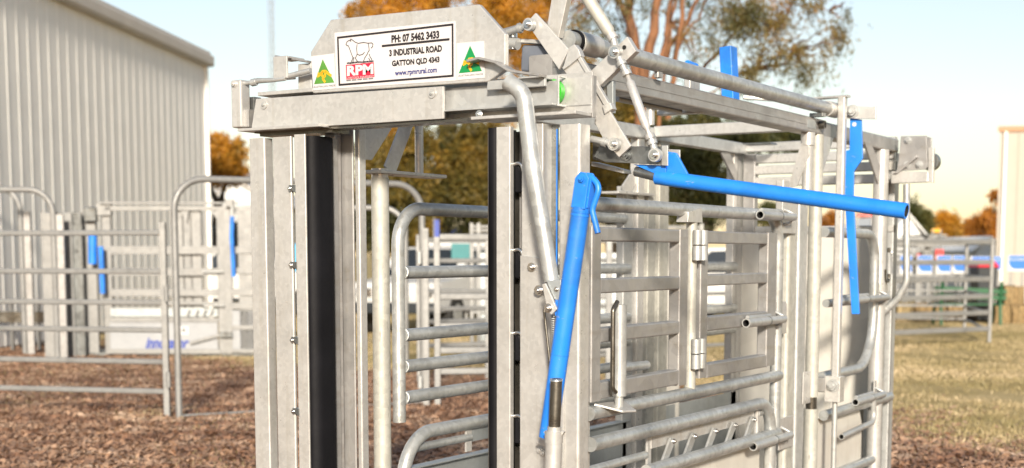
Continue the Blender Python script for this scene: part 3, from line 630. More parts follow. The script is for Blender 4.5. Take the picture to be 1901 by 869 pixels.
# rear right corner
yrp = fx(1634, 500, XR).y; Mesh().tube([(XR-.01, yrp, 0), (XR-.01, yrp, zb1-.08)], .041, 24).build('post', 'plate', CR)
yr0 = fx(1644, 500, XR).y
Mesh().box((XR-.05, yr0+.005, 0), (XR-.03, yr0+.12, zb1-.08)).build('slide_channel_web', 'darkzinc', CR)
side_post(500, 1657, 1665, XR, .07, 0, zb1-.08, 'zinc')
Mesh().prism([tuple(fx(*q, XR+.012)) for q in ((1605, 263), (1618, 266), (1634, 308), (1631, 342))], (-.012, 0, 0)).build('gusset', 'greybox', CR, .001)
# roller housing of the rear sliding gate
RY = yr0+.0
flat2([(1672, 253), (1720, 252), (1722, 310), (1718, 315), (1664, 318), (1668, 300)], RY, .012, 'roller_plate', 'greybox')
flat2([(1716, 252), (1729, 256), (1729, 302), (1716, 300)], RY+.06, .012, 'roller_plate', 'greybox')
for px, py in ((1686, 261), (1684.5, 306), (1707, 306)): Mesh().bolt(fy(px, py, RY), (0, -1, 0), .016).build('bolt', 'zinc', CR)
flat2([(1658, 322), (1700, 288), (1702, 292), (1666, 322)], RY-.03, .03, 'roller_gusset', 'greybox')
Mesh().tube([fy(1726, 300, RY+.04)+Vector((0, 0, 0)), fy(1726, 300, RY+.04)+Vector((0, .05, 0))], .05, 20).build('gate_roller', 'darkzinc', CR)
flat2([(1654, 318), (1723, 319), (1723, 338), (1654, 341)], RY-.012, .04, 'gate_rail', 'plate', .004)
flat2([(1723, 274), (1733, 274), (1732, 339), (1723, 338)], RY-.008, .03, 'gate_rail_end', 'plate', .002)
hx = fy(1685, 345, RY+.01)
Mesh().tube(fillet([fy(1683, 342, RY+.01), fy(1683, 525, RY+.01), fy(1666, 556, RY+.01), fy(1640, 580, RY+.01)], .12), .019, 14).build('gate_handle_rod', 'tube', CR)

# ---- rear sliding gate
GY = YR+.0
for i, (ya_, yb_) in enumerate(((264, 281), (286, 303), (307, 323.6), (329, 345.7))):
    z1, z0 = zy(1438, ya_, GY), zy(1438, yb_, GY)
    Mesh().rhs((XL+.02, GY, (z0+z1)/2), (XR+(.0), GY, (z0+z1)/2), .045, z1-z0, r=.006).build('gate_slat', 'plate', CR)
zs = zy(1560, 432, GY+.02)
Mesh().box((XL-.0, GY+.012, .12), (XR, GY+.018, zs)).build('gate_sheet', 'sheet', CR)
Mesh().rhs((XL, GY+.012, zs+.02), (XR, GY+.012, zs+.02), .04, .04).build('gate_rail', 'plate', CR)
for k in (.3, .62): x = XL+(XR-XL)*k; Mesh().box((x, GY+.004, .2), (x+.03, GY+.0115, zs)).build('gate_stiffener', 'sheet', CR, .001)
Mesh().box((fy(1383, 320, GY).x, GY-.03, zs), (fy(1405, 320, GY).x, GY+.03, zy(1395, 286, GY))).build('gate_stile', 'greybox', CR, .005)
side_post(320, 1369, 1383, XL+.0, .05, 0, zx(1376, 284, XL), 'plate')

# ---- left top beam, cross beams
zl1, zl0 = zx(1300, 262, XL+.03), zx(1300, 284, XL+.03)
zl1, zl0 = zx(1320, 255, XL+.03), zx(1320, 277, XL+.03)
Mesh().rhs((XL, .16, (zl0+zl1)/2), (XL, YR, (zl0+zl1)/2), .06, zl1-zl0, r=.006).build('top_beam', 'zinc', CR)
yx = fx(1217, 245, XL+.03).y
cb1, cb0 = zy(1212.6, 234.5, yx), zy(1212.6, 255, yx)
Mesh().rhs((XL+.02, yx+.03, (cb0+cb1)/2), (XR-.07, yx+.03, (cb0+cb1)/2), .06, cb1-cb0, r=.005).build('cross_beam', 'plate', CR)
yz = fx(1375, 240, XL+.2).y
flat2([(1378, 266), (1430, 264), (1432, 267), (1380, 269)], GY-.25, .10, 'corner_plate', 'darkzinc')
m = Mesh(); pg_ = [fx(1335, 283, XL), fx(1350, 281, XL), fx(1366, 320, XL), fx(1366, 345, XL)]
m.prism([tuple(p) for p in pg_], (.012, 0, 0)).build('gusset', 'greybox', CR, .001)
# hanging slide rails under the right beam
for px, py, X in ((1150, 176, -.42), (1150, 184, -.36)):
    z = fx(px, py, X).z; Mesh().tube([(X, fx(1145, py, X).y, z), (X, fx(1262, py+24, X).y, z)], .012, 10).build('guide_rod', 'zinc', CR)
q = fx(1262, 199, -.38); Mesh().box((q.x-.10, q.y-.015, q.z-.03), (q.x+.10, q.y+.03, q.z+.0)).build('rod_bridge', 'plate', CR, .003)
q = fx(1207, 222, -1.0); Mesh().tube([(q.x, q.y, cb1-.03), (q.x, q.y, zx(1207, 200, -1.0))], .022, 16).build('guide_post', 'plate', CR)
Mesh().box((q.x-.02, q.y-.05, zx(1207, 200, -1.0)), (q.x+.25, q.y+.04, zx(1207, 200, -1.0)+.015)).build('guide_post_plate', 'plate', CR, .002)
# upright blue lever on the far side of the roof
bx = -.335; zrr = zb1-.05
Mesh().rhs((bx, .5, zrr), (bx, ymid-.3, zrr), .03, .03).build('roof_rail', 'greybox', CR)
y0 = fx(1356, 130, bx).y; y1 = fx(1368, 130, bx).y; xw = bx-fy(1334, 130, y0).x
Mesh().rhs((bx-xw/2+.02, (y0+y1)/2, zrr+.02), (bx-xw/2, (y0+y1)/2, zx(1352, 84, bx)), xw, y1-y0, up=(0, 1, 0), r=.004).build('roof_lever', 'blue', CR)
w = fx(1276, 117, bx); q = fx(1312, 131, bx); Mesh().rhs(w, w.lerp(q, .45), .02, .022).build('roof_lever_link', 'blue', CR)
Mesh().rhs((bx, w.y+.05, zrr+.02), (bx, w.y+.05, w.z-.01), .03, .10, up=(0, 1, 0)).build('roof_lever_post', 'plate', CR)
q = fx(1420, 186, -.9); Mesh().rhs((-.95, q.y-.2, q.z), (-.6, q.y, q.z-.03), .04, .02).build('roof_lever_strap', 'plate', CR)

# ---- right upper side gate
zr = (zx(1114, 366, XR)+zx(1111, 392.5, XR))/2; RT = .0265
zlw = (zx(1163, 741, XR)+zx(1163, 764, XR))/2
yga = .42; ygb = fx(1443, 520, XR).y; yend = fx(1440, 704, XR).y
Mesh().tube(fillet([(XR, yga, zr), (XR, ygb, zr), (XR, ygb, .62)], .13), RT, 22).build('side_gate', 'tube', CR)
sg = [o for o in CR.children if o.name.startswith('side_gate')][0]
Mesh().tube([(XR+.012, yga, zlw), (XR+.012, yend, zlw)], RT, 22).build('rail', 'tube', sg)
def bar(pts0, pts1, X, name, par, mat='greybox', w=.045, r=.004):
    a, b = fx(*pts0, X), fx(*pts1, X); return a, b
def hbar(px0, px1, ref, yt, yb, X, par, name='crossbar', mat='greybox', w=.05):
    z1, z0 = zx(ref, yt, X), zx(ref, yb, X); y0, y1 = fx(px0, (yt+yb)/2, X).y, fx(px1, (yt+yb)/2, X).y
    return Mesh().rhs((X-w/2, y0, (z0+z1)/2), (X-w/2, y1, (z0+z1)/2), w, z1-z0, r=.006).build(name, mat, par)
def vbar(p0, p1, row, z0, z1, X, par, name='stile', mat='greybox', w=.05):
    y0, y1 = fx(p0, row, X).y, fx(p1, row, X).y
    return Mesh().rhs((X-w/2, (y0+y1)/2, z0), (X-w/2, (y0+y1)/2, z1), w, y1-y0, up=(0, 1, 0), r=.006).build(name, mat, par)
XD = XR+.03
dt, db = zx(1116, 421, XD), zx(1163, 735, XD)
d1 = vbar(1099, 1116, 580, db, dt, XD, CR, 'access_door')
vbar(1262, 1277, 560, db+.0, dt, XD, d1)
for yt, yb, ref in ((421.3, 448, 1118), (517, 545, 1116), (605, 631.5, 1161)): hbar(1116.5, 1261.5, ref, yt, yb, XD-.002, d1)
hbar(1116.5, 1261.5, 1200, 696, 726, XD-.002, d1)
d2 = vbar(1301, 1314, 560, db+.015, dt, XD, CR, 'access_door')
vbar(1425, 1441, 560, db+.015, dt, XD, d2)
for yt, yb, ref in ((428.5, 452, 1314), (509.5, 531, 1314), (588, 615, 1313), (676, 702, 1313)): hbar(1314.5, 1424.5, ref, yt, yb, XD-.002, d2)
yh = fx(1291, 560, XD).y
Mesh().tube([(XD-.02, yh, zlw), (XD-.02, yh, zr-.005)], .0225, 18).build('hinge_post', 'oldpost', CR)
Mesh().prism([(XD+.004, fx(1275, 410, XD).y, zr-.05), (XD+.004, fx(1303, 410, XD).y, zr-.05), (XD+.004, fx(1301, 400, XD).y, zr+.01), (XD+.004, fx(1277, 405, XD).y, zr-.01)], (-.05, 0, 0)).build('hinge_gusset', 'plate', CR, .001)
for yy in (447, 648):
    zc_ = zx(1290, yy+10, XD)
    for dy, dz in ((-.035, .035), (.045, .035), (-.035, -.028), (.045, -.028)): Mesh().tube([(XD+.016, yh+dy*.7, zc_+dz-.029), (XD+.016, yh+dy*.7, zc_+dz+.029)], .0185, 16).build('hinge_knuckle', 'zinc', CR)
# drop bolt of the access door
yv_ = fx(1150, 640, XD+.03).y
Mesh().tube([(XD+.03, yv_, zx(1150, 735, XD+.03)), (XD+.03, yv_, zx(1150, 642, XD+.03))], .026, 18).build('drop_bolt_barrel', 'zinc', CR)
Mesh().tube([(XD+.03, yv_, zx(1150, 642, XD+.03)), (XD+.03, yv_, zx(1150, 566, XD+.03))], .026, 18).build('drop_bolt', 'zinc', CR)
Mesh().tube([(XD+.03, yv_, zx(1150, 760, XD+.03)), (XD+.03, yv_, zx(1150, 735, XD+.03))], .016, 14).build('drop_bolt_pin', 'zinc', CR)
p = [fx(1146, 560, XD+.05), fx(1138, 575, XD+.05), fx(1137, 722, XD+.05), fx(1143, 728, XD+.05)]
Mesh().tube(fillet(p, .02), .0085, 10).build('drop_bolt_handle', 'pewter', CR)
a = fx(1153, 700, XD+.02); b = fx(1200, 678, XD-.08)
Mesh().tube([(XD+.0, a.y, zx(1153, 683, XD)), (XD-.06, fx(1200, 678, XD-.06).y, zx(1200, 678, XD-.06))], .018, 16).build('grab_stub', 'tube', CR)
m = Mesh(); zk = zx(1150, 757, XD+.04); ya2, yb2 = fx(1112, 750, XD).y, fx(1188, 765, XD+.06).y
m.prism([(XD-.02, ya2, zk+.012), (XD+.07, ya2+.05, zk-.014), (XD+.085, yb2-.08, zk-.018), (XD+.0, yb2-.02, zk+.008)], (0, 0, .008)); m.build('strike_plate', 'plate', CR, .002)
# side latches: barrel, pin, keeper plate
def latch(px0, py0, px1, X, parent=CR, plate=(20, 27), hook=False):
    z = zx(px0, py0, X); y0 = fx(px0, py0, X).y; y1 = fx(px1, py0, X).y; ym = y0+(y1-y0)*.55
    Mesh().tube([(X, y0, z), (X, ym, z)], .0205, 18, hollow=(0,)).build('latch_barrel', 'zinc', parent)
    Mesh().tube([(X, ym, z), (X, ym+.008, z)], .0225, 18).build('latch_ring', 'darkzinc', parent)
    Mesh().tube([(X, ym+.008, z), (X, y1, z)], .0185, 18).build('latch_pin', 'zinc', parent)
    Mesh().tube([(X-.01, y0+.04, z+.022), (X-.01, ym+.05, z+.022)], .010, 10).build('latch_backing', 'zinc', parent)
    w = .16; Mesh().prism([(XR+.004, y1-.03, z-.075), (XR+.004, y1+w, z-.075), (XR+.004, y1+w, z+.062), (XR+.004, y1+w-.02, z+.078), (XR+.004, y1-.03, z+.078)], (.006, 0, 0)).build('keeper_plate', 'plate', parent, .002)
    Mesh().tube([(XR+.01, y1-.005, z-.035), (XR+.035, y1-.005, z-.03), (X+.01, y1-.005, z+.01), (XR+.01, y1-.005, z+.035)], .008, 8).build('keeper_loop', 'zinc', parent)
    return y0, ym, y1, z
latch(1411, 399, 1474, XR+.055)
latch(1385, 600, 1455, XR+.055)
latch(1398, 829, 1467, XR+.055)
latch(1556, 560, 1647, XR+.055)
_, ym, _, z = latch(1588, 747, 1640, XR+.055)
X = XR+.05
Mesh().tube(fillet([(X, ym+.05, z-.015), (X, ym+.08, zx(1620, 790, X)+.02), (X, fx(1562, 811, X).y, zx(1562, 811, X))], .10), .0165, 14, hollow=(1,)).build('latch_handle', 'zinc', CR)

# ---- right lower gate with slanted bars
z1 = zx(1230, 793, XR+.02); yA = .42; yB = fx(1430, 800, XR+.02).y
Mesh().tube(fillet([(XR+.02, yA, z1), (XR+.02, yB, z1), (XR+.02, yB, .3)], .14), RT*1.02, 22).build('lower_gate', 'tube', CR)
lg = [o for o in CR.children if o.name.startswith('lower_gate')][0]
z2 = zx(1300, 846, XR+.03)
Mesh().tube([(XR+.03, fx(1200, 875, XR+.03).y, z2), (XR+.03, fx(1442, 812, XR+.03).y, z2)], RT, 22).build('rail', 'tube', lg)
y0, y1 = fx(1212, 830, XR+.0).y, fx(1402, 780, XR+.0).y; zm = (z1+z2)/2
Mesh().box((XR-.012, y0, zm-.005), (XR-.006, y1, z1-.02)).build('slot_plate', 'plate', lg, .001)
for px, py in ((1248, 821), (1288, 812), (1327, 802), (1363, 791), (1398, 781)):
    q = fx(px, py, XR+.005); m = Mesh(); yy = q.y
    m.prism([(XR+.0, yy-.022, q.z+.022), (XR+.0, yy+.03, q.z+.012), (XR+.0, yy-.06, z2+.0), (XR+.0, yy-.115, z2+.0)], (.010, 0, 0)); m.build('slot_bar', 'zinc', lg, .002)
    Mesh().bolt((XR+.0105, yy+.0, q.z+.004), (1, 0, 0), .008).build('bolt', 'chrome', lg)
Mesh().rhs((XR+.0, y1+.02, z2), (XR+.0, y1+.02, z1), .02, .03, up=(0, 1, 0)).build('slot_end', 'plate', lg)
Mesh().tube([(XR, y1+.02, zm+.03), (XR, fx(1432, 785, XR).y, zm+.03)], .015, 12).build('slot_rod', 'zinc', lg)
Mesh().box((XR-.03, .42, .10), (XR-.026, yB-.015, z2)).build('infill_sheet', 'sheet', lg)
Mesh().tube([(XR-.02, .42, zx(1150, 861, XR)), (XR-.02, fx(1207, 848, XR).y, zx(1150, 861, XR))], .016, 14).build('rail', 'tube', lg)
Mesh().box((XR-.02, fx(1207, 840, XR).y, z2-.3), (XR-.01, fx(1213, 840, XR).y, z1)).build('slot_stile', 'plate', lg)

# ---- right rear gate
ztop = (zx(1580, 424, XR)+zx(1580, 442, XR))/2; zbo = zx(1560, 692, XR); yL = fx(1528, 500, XR).y+.0; yRr = fx(1622, 560, XR).y
Mesh().tube(fillet([(XR, yL, ztop), (XR, yRr, ztop), (XR, yRr, zbo), (XR, yL, zbo)], [.16, .28]), RT, 20).build('rear_side_gate', 'tube', CR)
rg_ = [o for o in CR.children if o.name.startswith('rear_side_gate')][0]
zq = zx(1540, 562, XR); Mesh().tube([(XR+.02, yL, zq), (XR+.02, fx(1600, 555, XR).y, zq)], .021, 16).build('rail', 'tube', rg_)
zq = zx(1540, 766, XR); Mesh().tube([(XR+.02, yL, zq), (XR+.02, fx(1645, 742, XR).y, zq)], RT, 18).build('rail', 'tube', rg_)
zq2 = zx(1600, 860, XR); Mesh().tube([(XR+.0, yL, zq2), (XR+.0, fx(1617, 856, XR).y, zq2)], RT, 18).build('rail', 'tube', rg_)
yS = fx(1598, 800, XR-.02).y
Mesh().prism([(XR-.02, yL, .1), (XR-.02, yS, .1), (XR-.02, yS, zq-.12), (XR-.02, yS-.05, zq-.03), (XR-.02, yL, zq-.02)], (.004, 0, 0)).build('infill_sheet', 'sheet', rg_)
Mesh().box((XR-.08, yS+.03, .1), (XR-.07, yS+.20, zq)).build('slide_channel_web', 'darkzinc', CR)
# spring bolt on the rear post
m = Mesh(); a = fx(1650, 468, XR+.03); b = fx(1650, 508, XR+.03); sp = []
for k in range(12*8+1): t = k/96; an = 2*math.pi*k/8; c = a.lerp(b, t); sp.append(c+Vector((math.cos(an)*.017, math.sin(an)*.017, 0)))
m.tube(sp, .005, 6).build('coil_spring', 'zinc', CR)
Mesh().tube(fillet([fx(1650, 460, XR+.03), fx(1650, 522, XR+.03), fx(1643, 523, XR+.03), fx(1643, 500, XR+.03)], .02), .009, 10).build('spring_bolt', 'pewter', CR)

# ---- left side gates, seen from inside
zr = (zx(830, 380, XL)+zx(830, 401, XL))/2; yv0 = fx(740, 600, XL).y; yv1 = fx(1166, 400, XL).y; zbt = zx(740, 784, XL)
Mesh().tube(fillet([(XL, yv0, zbt), (XL, yv0, zr), (XL, yv1-.05, zr)], .15, 10), RT, 24).build('side_gate', 'tube', CR)
lsg = [o for o in CR.children if o.name.startswith('side_gate')][1]
for yc in (504.5, 616, 671.5, 727): z = zx(827, yc, XL); Mesh().tube([(XL+.002, yv0+.02, z), (XL+.002, yv1, z)], RT*.97, 22).build('rail', 'tube', lsg)
ye = fx(1362, 545, XL).y
for yc in (504.5, 671.5, 616): z = zx(827, yc, XL); Mesh().tube([(XL+.002, yv1+.7, z), (XL+.002, ye, z)], RT, 18).build('rail', 'tube', lsg)
for yc in (504.5, 616, 671.5, 727):
    z = zx(827, yc, XL); m = Mesh(); P = [Vector((XL+math.cos(a)*(RT+.001), yv0+RT*.98+.004*math.sin(a*2+1), z+math.sin(a)*(RT+.001))) for a in [2*math.pi*k/18 for k in range(19)]]
    m.tube(P, .0042, 6, taper=[.8+.4*random.random() for _ in P]); m.build('weld_bead', 'zinc', lsg)
zlo = zx(850, 790, XL); Mesh().tube(fillet([(XL, yv0+.02, .2), (XL, yv0+.02, zlo), (XL, yv1, zlo)], .20, 10), RT*1.05, 24).build('lower_gate', 'tube', CR)
llg = [o for o in CR.children if o.name.startswith('lower_gate')][1]
z = zx(815, 823, XL); Mesh().tube([(XL, yv0+.06, z), (XL, fx(872, 812, XL).y, z)], .017, 16).build('rail', 'tube', llg)
y = fx(870, 810, XL); Mesh().box((XL-.004, y.y-.025, zx(870, 838, XL)), (XL+.004, y.y+.02, zlo-.02)).build('flat_stay', 'plate', llg, .001)
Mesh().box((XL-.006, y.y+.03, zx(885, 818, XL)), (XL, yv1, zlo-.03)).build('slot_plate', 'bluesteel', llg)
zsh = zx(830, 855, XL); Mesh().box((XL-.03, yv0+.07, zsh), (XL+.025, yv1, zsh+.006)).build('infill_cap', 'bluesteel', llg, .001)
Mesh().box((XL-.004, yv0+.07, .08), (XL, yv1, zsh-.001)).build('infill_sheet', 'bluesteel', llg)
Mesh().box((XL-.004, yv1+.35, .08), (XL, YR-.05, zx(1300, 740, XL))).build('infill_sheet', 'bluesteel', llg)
# posts of the left side
side_post(460, 1158, 1176, XL+.0, .045, 0, zl0-.25, 'zinc')
side_post(460, 1184, 1196, XL+.02, .05, 0, zl0, 'plate')
side_post(460, 1203, 1217, XL+.02, .045, 0, zl0, 'oldpost')
side_post(460, 1224, 1241, XL+.02, .05, 0, zl0, 'oldpost')
side_post(460, 1361, 1369, XL+.0, .05, 0, zl0, 'plate')
yw = fx(1256, 560, XL).y; Mesh().box((XL-.10, yw, .1), (XL+.02, yw+.01, zx(1256, 445, XL))).build('stop_plate', 'sheet', CR)
# small bracket seen under the beam on the left side
q = fx(1170, 358, XL); Mesh().box((XL-.05, fx(1132, 355, XL).y, q.z-.012), (XL+.05, fx(1200, 362, XL).y, q.z)).build('bracket_shelf', 'plate', CR, .002)
a, b = fx(1158, 352, XL), fx(1180, 318, XL); Mesh().rhs((XL, a.y, q.z), (XL, b.y+.02, zx(1180, 318, XL)), .01, .08, up=(0, -1, .5)).build('brace', 'plate', CR)
y = fx(1183, 300, XL).y; Mesh().tube([(XL, y, q.z), (XL, y, zl0)], .022, 14).build('hanger_rod', 'plate', CR)
# floor skids
for X in (XL, XR): Mesh().rhs((X, .0, .04), (X, YR+.1, .04), .08, .08).build('floor_skid', 'zinc', CR)
Mesh().box((XL, .1, .05), (XR, YR, .07)).build('floor_plate', 'darkzinc', CR)

# ================================================================== surroundings (right, forward, up from the camera)
FC = frame_cam
def ground_sheet():
    me = bpy.data.meshes.new('ground'); n = 60; xs = np.concatenate([np.linspace(-400, -30, 8), np.linspace(-28, 28, 57), np.linspace(30, 400, 8)])
    ys = np.concatenate([np.linspace(-60, -2, 6), np.linspace(0, 50, 51), np.linspace(55, 900, 12)])
    vs = []
    for y in ys:
        for x in xs: vs.append((x, y, .0))
    nx = len(xs); fs = [(j*nx+i, j*nx+i+1, (j+1)*nx+i+1, (j+1)*nx+i) for j in range(len(ys)-1) for i in range(nx-1)]
    me.from_pydata(vs, [], fs); me.materials.append(MAT['ground_soil']); o = bpy.data.objects.new('ground', me); COL.objects.link(o)
    o.location = (CAM.x, CAM.y, 0); o.rotation_euler = (0, 0, YAW); o['kind'] = 'structure'
ground_sheet()

def root(name, u, v, label, cat, group=None, z=0): return thing(name, cw(u, v, z), label, cat, group)
def rail_tube(m, a, b, r, n=10): return m.tube([a, b], r, n)

# ---------------------------------------------------------------- livestock panels
def panel(a, b, zs, label, group='livestock panels', h=1.75, posts=(0, 1), rw=.06, rh=.045, mat='farzinc', ptop=None, mids=()):
    """a, b: (u, v) ground ends; zs: rail heights"""
    a, b = Vector((a[0], a[1], 0)), Vector((b[0], b[1], 0)); c = (a+b)/2
    r = root('livestock_panel', c.x, c.y, label, 'livestock panel', group)
    for t in list(posts)+list(mids):
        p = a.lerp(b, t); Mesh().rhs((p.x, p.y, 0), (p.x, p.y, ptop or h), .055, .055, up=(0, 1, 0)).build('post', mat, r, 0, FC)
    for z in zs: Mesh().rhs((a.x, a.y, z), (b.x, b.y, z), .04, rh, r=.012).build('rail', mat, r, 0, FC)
    return r
def zs_at(px, v, ys): return [uv(px, y, v).z for y in ys]
g0 = gu(311, 776); v0 = g0.y; uA = uv(-60, 600, v0*1.035)
panel((uA.x, uA.y), (g0.x, v0), zs_at(311, v0, (432, 504, 562, 613, 672, 727)), 'long cream steel livestock panel at the left edge, nearest of the left panels', h=uv(311, 413, v0).z, posts=(0, 1), rh=.05)
# hinge pins between panel and bow gate
gb = gu(333, 778); r = root('bow_gate', gb.x, gb.y, 'tall steel gate bow with rounded top beside the left post of the crush', 'gate bow')
zt_ = uv(400, 331, gb.y).z; ge = uv(783, 343, 13.9)
Mesh().tube(fillet([(gb.x, gb.y, 0), (gb.x, gb.y, zt_), (ge.x, 13.9, zt_), (ge.x, 13.9, 0)], .28, 10), .031, 16).build('bow', 'farzinc', r, 0, FC)
Mesh().tube([(gb.x, gb.y, .03), (ge.x, 13.9, .03)], .012, 8).build('ground_bar', 'farzinc', r, 0, FC)
for py in (545, 705): z = uv(325, py, gb.y).z; Mesh().tube([(gb.x-.09, gb.y, z-.07), (gb.x-.09, gb.y, z+.07)], .022, 10).build('hinge', 'farzinc', r, 0, FC)

# ---------------------------------------------------------------- second crush in the left background
v = 20.5
K = root('cattle_crush', uv(290, 600, v).x, v+.5, 'distant silver cattle crush behind the left panels with slim blue levers', 'cattle crush')
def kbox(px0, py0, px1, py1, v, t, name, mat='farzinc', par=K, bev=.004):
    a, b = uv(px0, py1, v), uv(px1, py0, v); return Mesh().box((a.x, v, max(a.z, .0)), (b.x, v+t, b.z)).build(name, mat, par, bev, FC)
kbox(195, 383, 480, 391, v, .07, 'top_beam'); kbox(185, 375, 440, 379, v-.05, .05, 'torque_tube', 'farzinc')
kbox(418, 370, 432, 384, v-.1, .1, 'crank'); kbox(155, 384, 178, 412, v-.05, .12, 'latch_box', 'darkzinc', bev=.02); kbox(178, 378, 205, 400, v, .1, 'crank')
for x0, x1 in ((160, 176), (407, 415), (418, 428), (196, 204), (346, 356), (358, 372), (330, 338), (446, 452), (456, 468)): kbox(x0, 390, x1, 657, v+(.0 if x0 > 400 else .06), .07, 'post')
for x0, x1, vv, mt in ((118, 132, v-.2, 'farzinc'), (138, 150, v-.15, 'darkzinc'), (84, 112, v-.35, 'farzinc')): kbox(x0, 395, x1, 664, vv, .08, 'slide_upright', mt)
for y0, y1 in ((457, 472), (498, 512), (537, 550), (560, 566), (590, 598)): kbox(205, y0, 405, y1, v-.02, .05, 'rail')
for y0, y1 in ((458, 471), (497, 509), (536, 549), (562, 574)): kbox(430, y0, 476, y1, v-.02, .05, 'rail')
kbox(205, 598, 404, 648, v, .02, 'infill_sheet', 'farsheet'); kbox(432, 576, 476, 605, v, .02, 'infill_sheet', 'farsheet'); kbox(432, 612, 476, 648, v, .02, 'infill_sheet', 'farsheet')
kbox(205, 572, 404, 588, v+.03, .02, 'slot_plate', 'bluesteel'); kbox(198, 648, 410, 657, v-.02, .06, 'bottom_rail'); kbox(430, 604, 476, 612, v-.02, .06, 'bottom_rail'); kbox(430, 648, 476, 655, v-.02, .06, 'bottom_rail')
kbox(85, 655, 480, 661, v+.05, .8, 'floor_skid', 'darkzinc')
for px in (346, 362, 376, 389): a = uv(px, 590, v-.01); b = uv(px+6, 575, v-.01); Mesh().rhs(a, b, .03, .015, up=(0, 1, 0)).build('slot_bar', 'farzinc', K, 0, FC)
for pts in (((336, 392), (350, 392), (346, 414)), ((392, 392), (408, 392), (408, 415)), ((432, 392), (446, 392), (446, 410))):
    Mesh().prism([uv(x, y, v-.005) for x, y in pts], (0, .01, 0)).build('gusset', 'farzinc', K, 0, FC)
for py, pa, pb in ((505, 376, 415), (568, 378, 416)): Mesh().tube([uv(pa, py, v-.06), uv(pb, py-.5, v-.06)], .014, 10).build('latch_pin', 'zinc', K, 0, FC)
a, b = uv(352, 637, v-.05), uv(412, 621, v-.05); Mesh().rhs(a, b, .02, .05).build('check_strap', 'farzinc', K, 0, FC)
Mesh().box((uv(408, 630, v-.08).x, v-.08, uv(408, 626, v).z), (uv(430, 620, v-.08).x, v-.01, uv(408, 616, v).z)).build('strap_bracket', 'darkzinc', K, .004, FC)
def klever(pts, w, name='hand_lever'):
    P = [uv(x, y, v-.12) for x, y in pts]; m = Mesh(); m.tube(P, w, 12); return m.build(name, 'blue', K, 0, FC)
klever([(172, 434), (172, 490)], .062); klever([(187, 458), (191, 545)], .04)
klever([(431, 402), (430, 440), (434, 514)], .03)
Mesh().tube([uv(431, 384, v-.1), uv(431, 404, v-.1)], .025, 10).build('lever_joint', 'zinc', K, 0, FC)
vs, fs = text_mesh('innovator', uv(348, 630, v).x-uv(270, 630, v).x, uv(300, 627, v).z-uv(300, 647, v).z, .04)
a = uv(270, 647, v); m = Mesh(); m.add([(a.x+x+.28*z, v-.004, a.z+z) for x, z in vs], fs); m.build('lettering', 'signal_blue', K, 0, FC)
m = Mesh(); m.prism([uv(x, y, v-.004) for x, y in ((341, 607), (346, 616), (336, 616))], (0, .002, 0)); m.build('warning_triangle', 'darkzinc', K, 0, FC)
m = Mesh(); m.box((uv(332, 616, v).x, v-.0025, uv(332, 621, v).z), (uv(350, 616, v).x, v-.0005, uv(332, 606, v).z)); m.build('warning_sticker', 'white_vinyl', K, 0, FC)
# bows of the race behind the left panel
for i, (pa, pb, py, gy, vv, lab) in enumerate(((-60, 97, 352, 668, 20.0, 'rounded steel race bow behind the left panel, right one of two at the far left'), (-90, 36, 348, 660, 20.9, 'rounded steel race bow behind the left panel, cut by the left picture edge'))):
    a, b = uv(pa, py, vv), uv(pb, py, vv); r = root('race_bow', (a.x+b.x)/2, vv, lab, 'race bow', 'race bows')
    Mesh().tube(fillet([(a.x, vv, 0), (a.x, vv, a.z), (b.x, vv, a.z), (b.x, vv, 0)], .34, 10), .042, 14).build('bow', 'farzinc', r, 0, FC)
    Mesh().rhs((b.x+.09, vv+.02, 0), (b.x+.09, vv+.02, a.z-.35), .10, .06, up=(0, 1, 0)).build('post', 'greybox', r, 0, FC)
r = root('sheeted_race', uv(40, 600, 21.6).x, 21.6, 'low dark grey sheeted race wall at far left behind the bows', 'race wall')
Mesh().box((uv(-60, 600, 21.6).x, 21.6, .45), (uv(84, 600, 21.6).x, 21.64, .62)).build('sheet', 'pewter', r, .004, FC)
for px in (-40, 20, 70): Mesh().rhs((uv(px, 600, 21.62).x, 21.66, 0), (uv(px, 600, 21.62).x, 21.66, .8), .05, .05, up=(0, 1, 0)).build('post', 'farzinc', r, 0, FC)

# ---------------------------------------------------------------- yards seen through the head bail
gc = gu(792, 756); v = gc.y
uR = uv(1130, 600, v*1.02)
def gate(a, b, zs, zt, label, r_=.02):
    r = root('yard_gate', (a[0]+b[0])/2, (a[1]+b[1])/2, label, 'yard gate', 'yard gates beyond the crush')
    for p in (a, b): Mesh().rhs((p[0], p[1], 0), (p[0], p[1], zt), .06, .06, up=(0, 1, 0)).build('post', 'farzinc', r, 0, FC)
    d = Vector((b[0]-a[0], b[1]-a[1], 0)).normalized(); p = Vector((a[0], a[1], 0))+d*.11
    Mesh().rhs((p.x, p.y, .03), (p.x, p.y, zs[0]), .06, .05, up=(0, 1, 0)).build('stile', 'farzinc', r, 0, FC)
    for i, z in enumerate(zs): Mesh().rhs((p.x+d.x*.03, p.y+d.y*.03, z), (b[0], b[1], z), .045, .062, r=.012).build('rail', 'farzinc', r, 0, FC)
    for z in (zs[0]-.2, .25): Mesh().tube([(a[0]-.06, a[1]-.03, z-.06), (a[0]-.06, a[1]-.03, z+.06)], .025, 10).build('hinge', 'zinc', r, 0, FC)
    return r
gate((gc.x, v), (uR.x, uR.y), zs_at(800, v, (440, 551, 606, 651, 690)), uv(792, 424, v).z, 'five-rail yard gate seen through the head bail, nearest of the yards beyond')
v2 = v+2.6
a, b = uv(778, 600, v2), uv(1180, 600, v2+1.2)
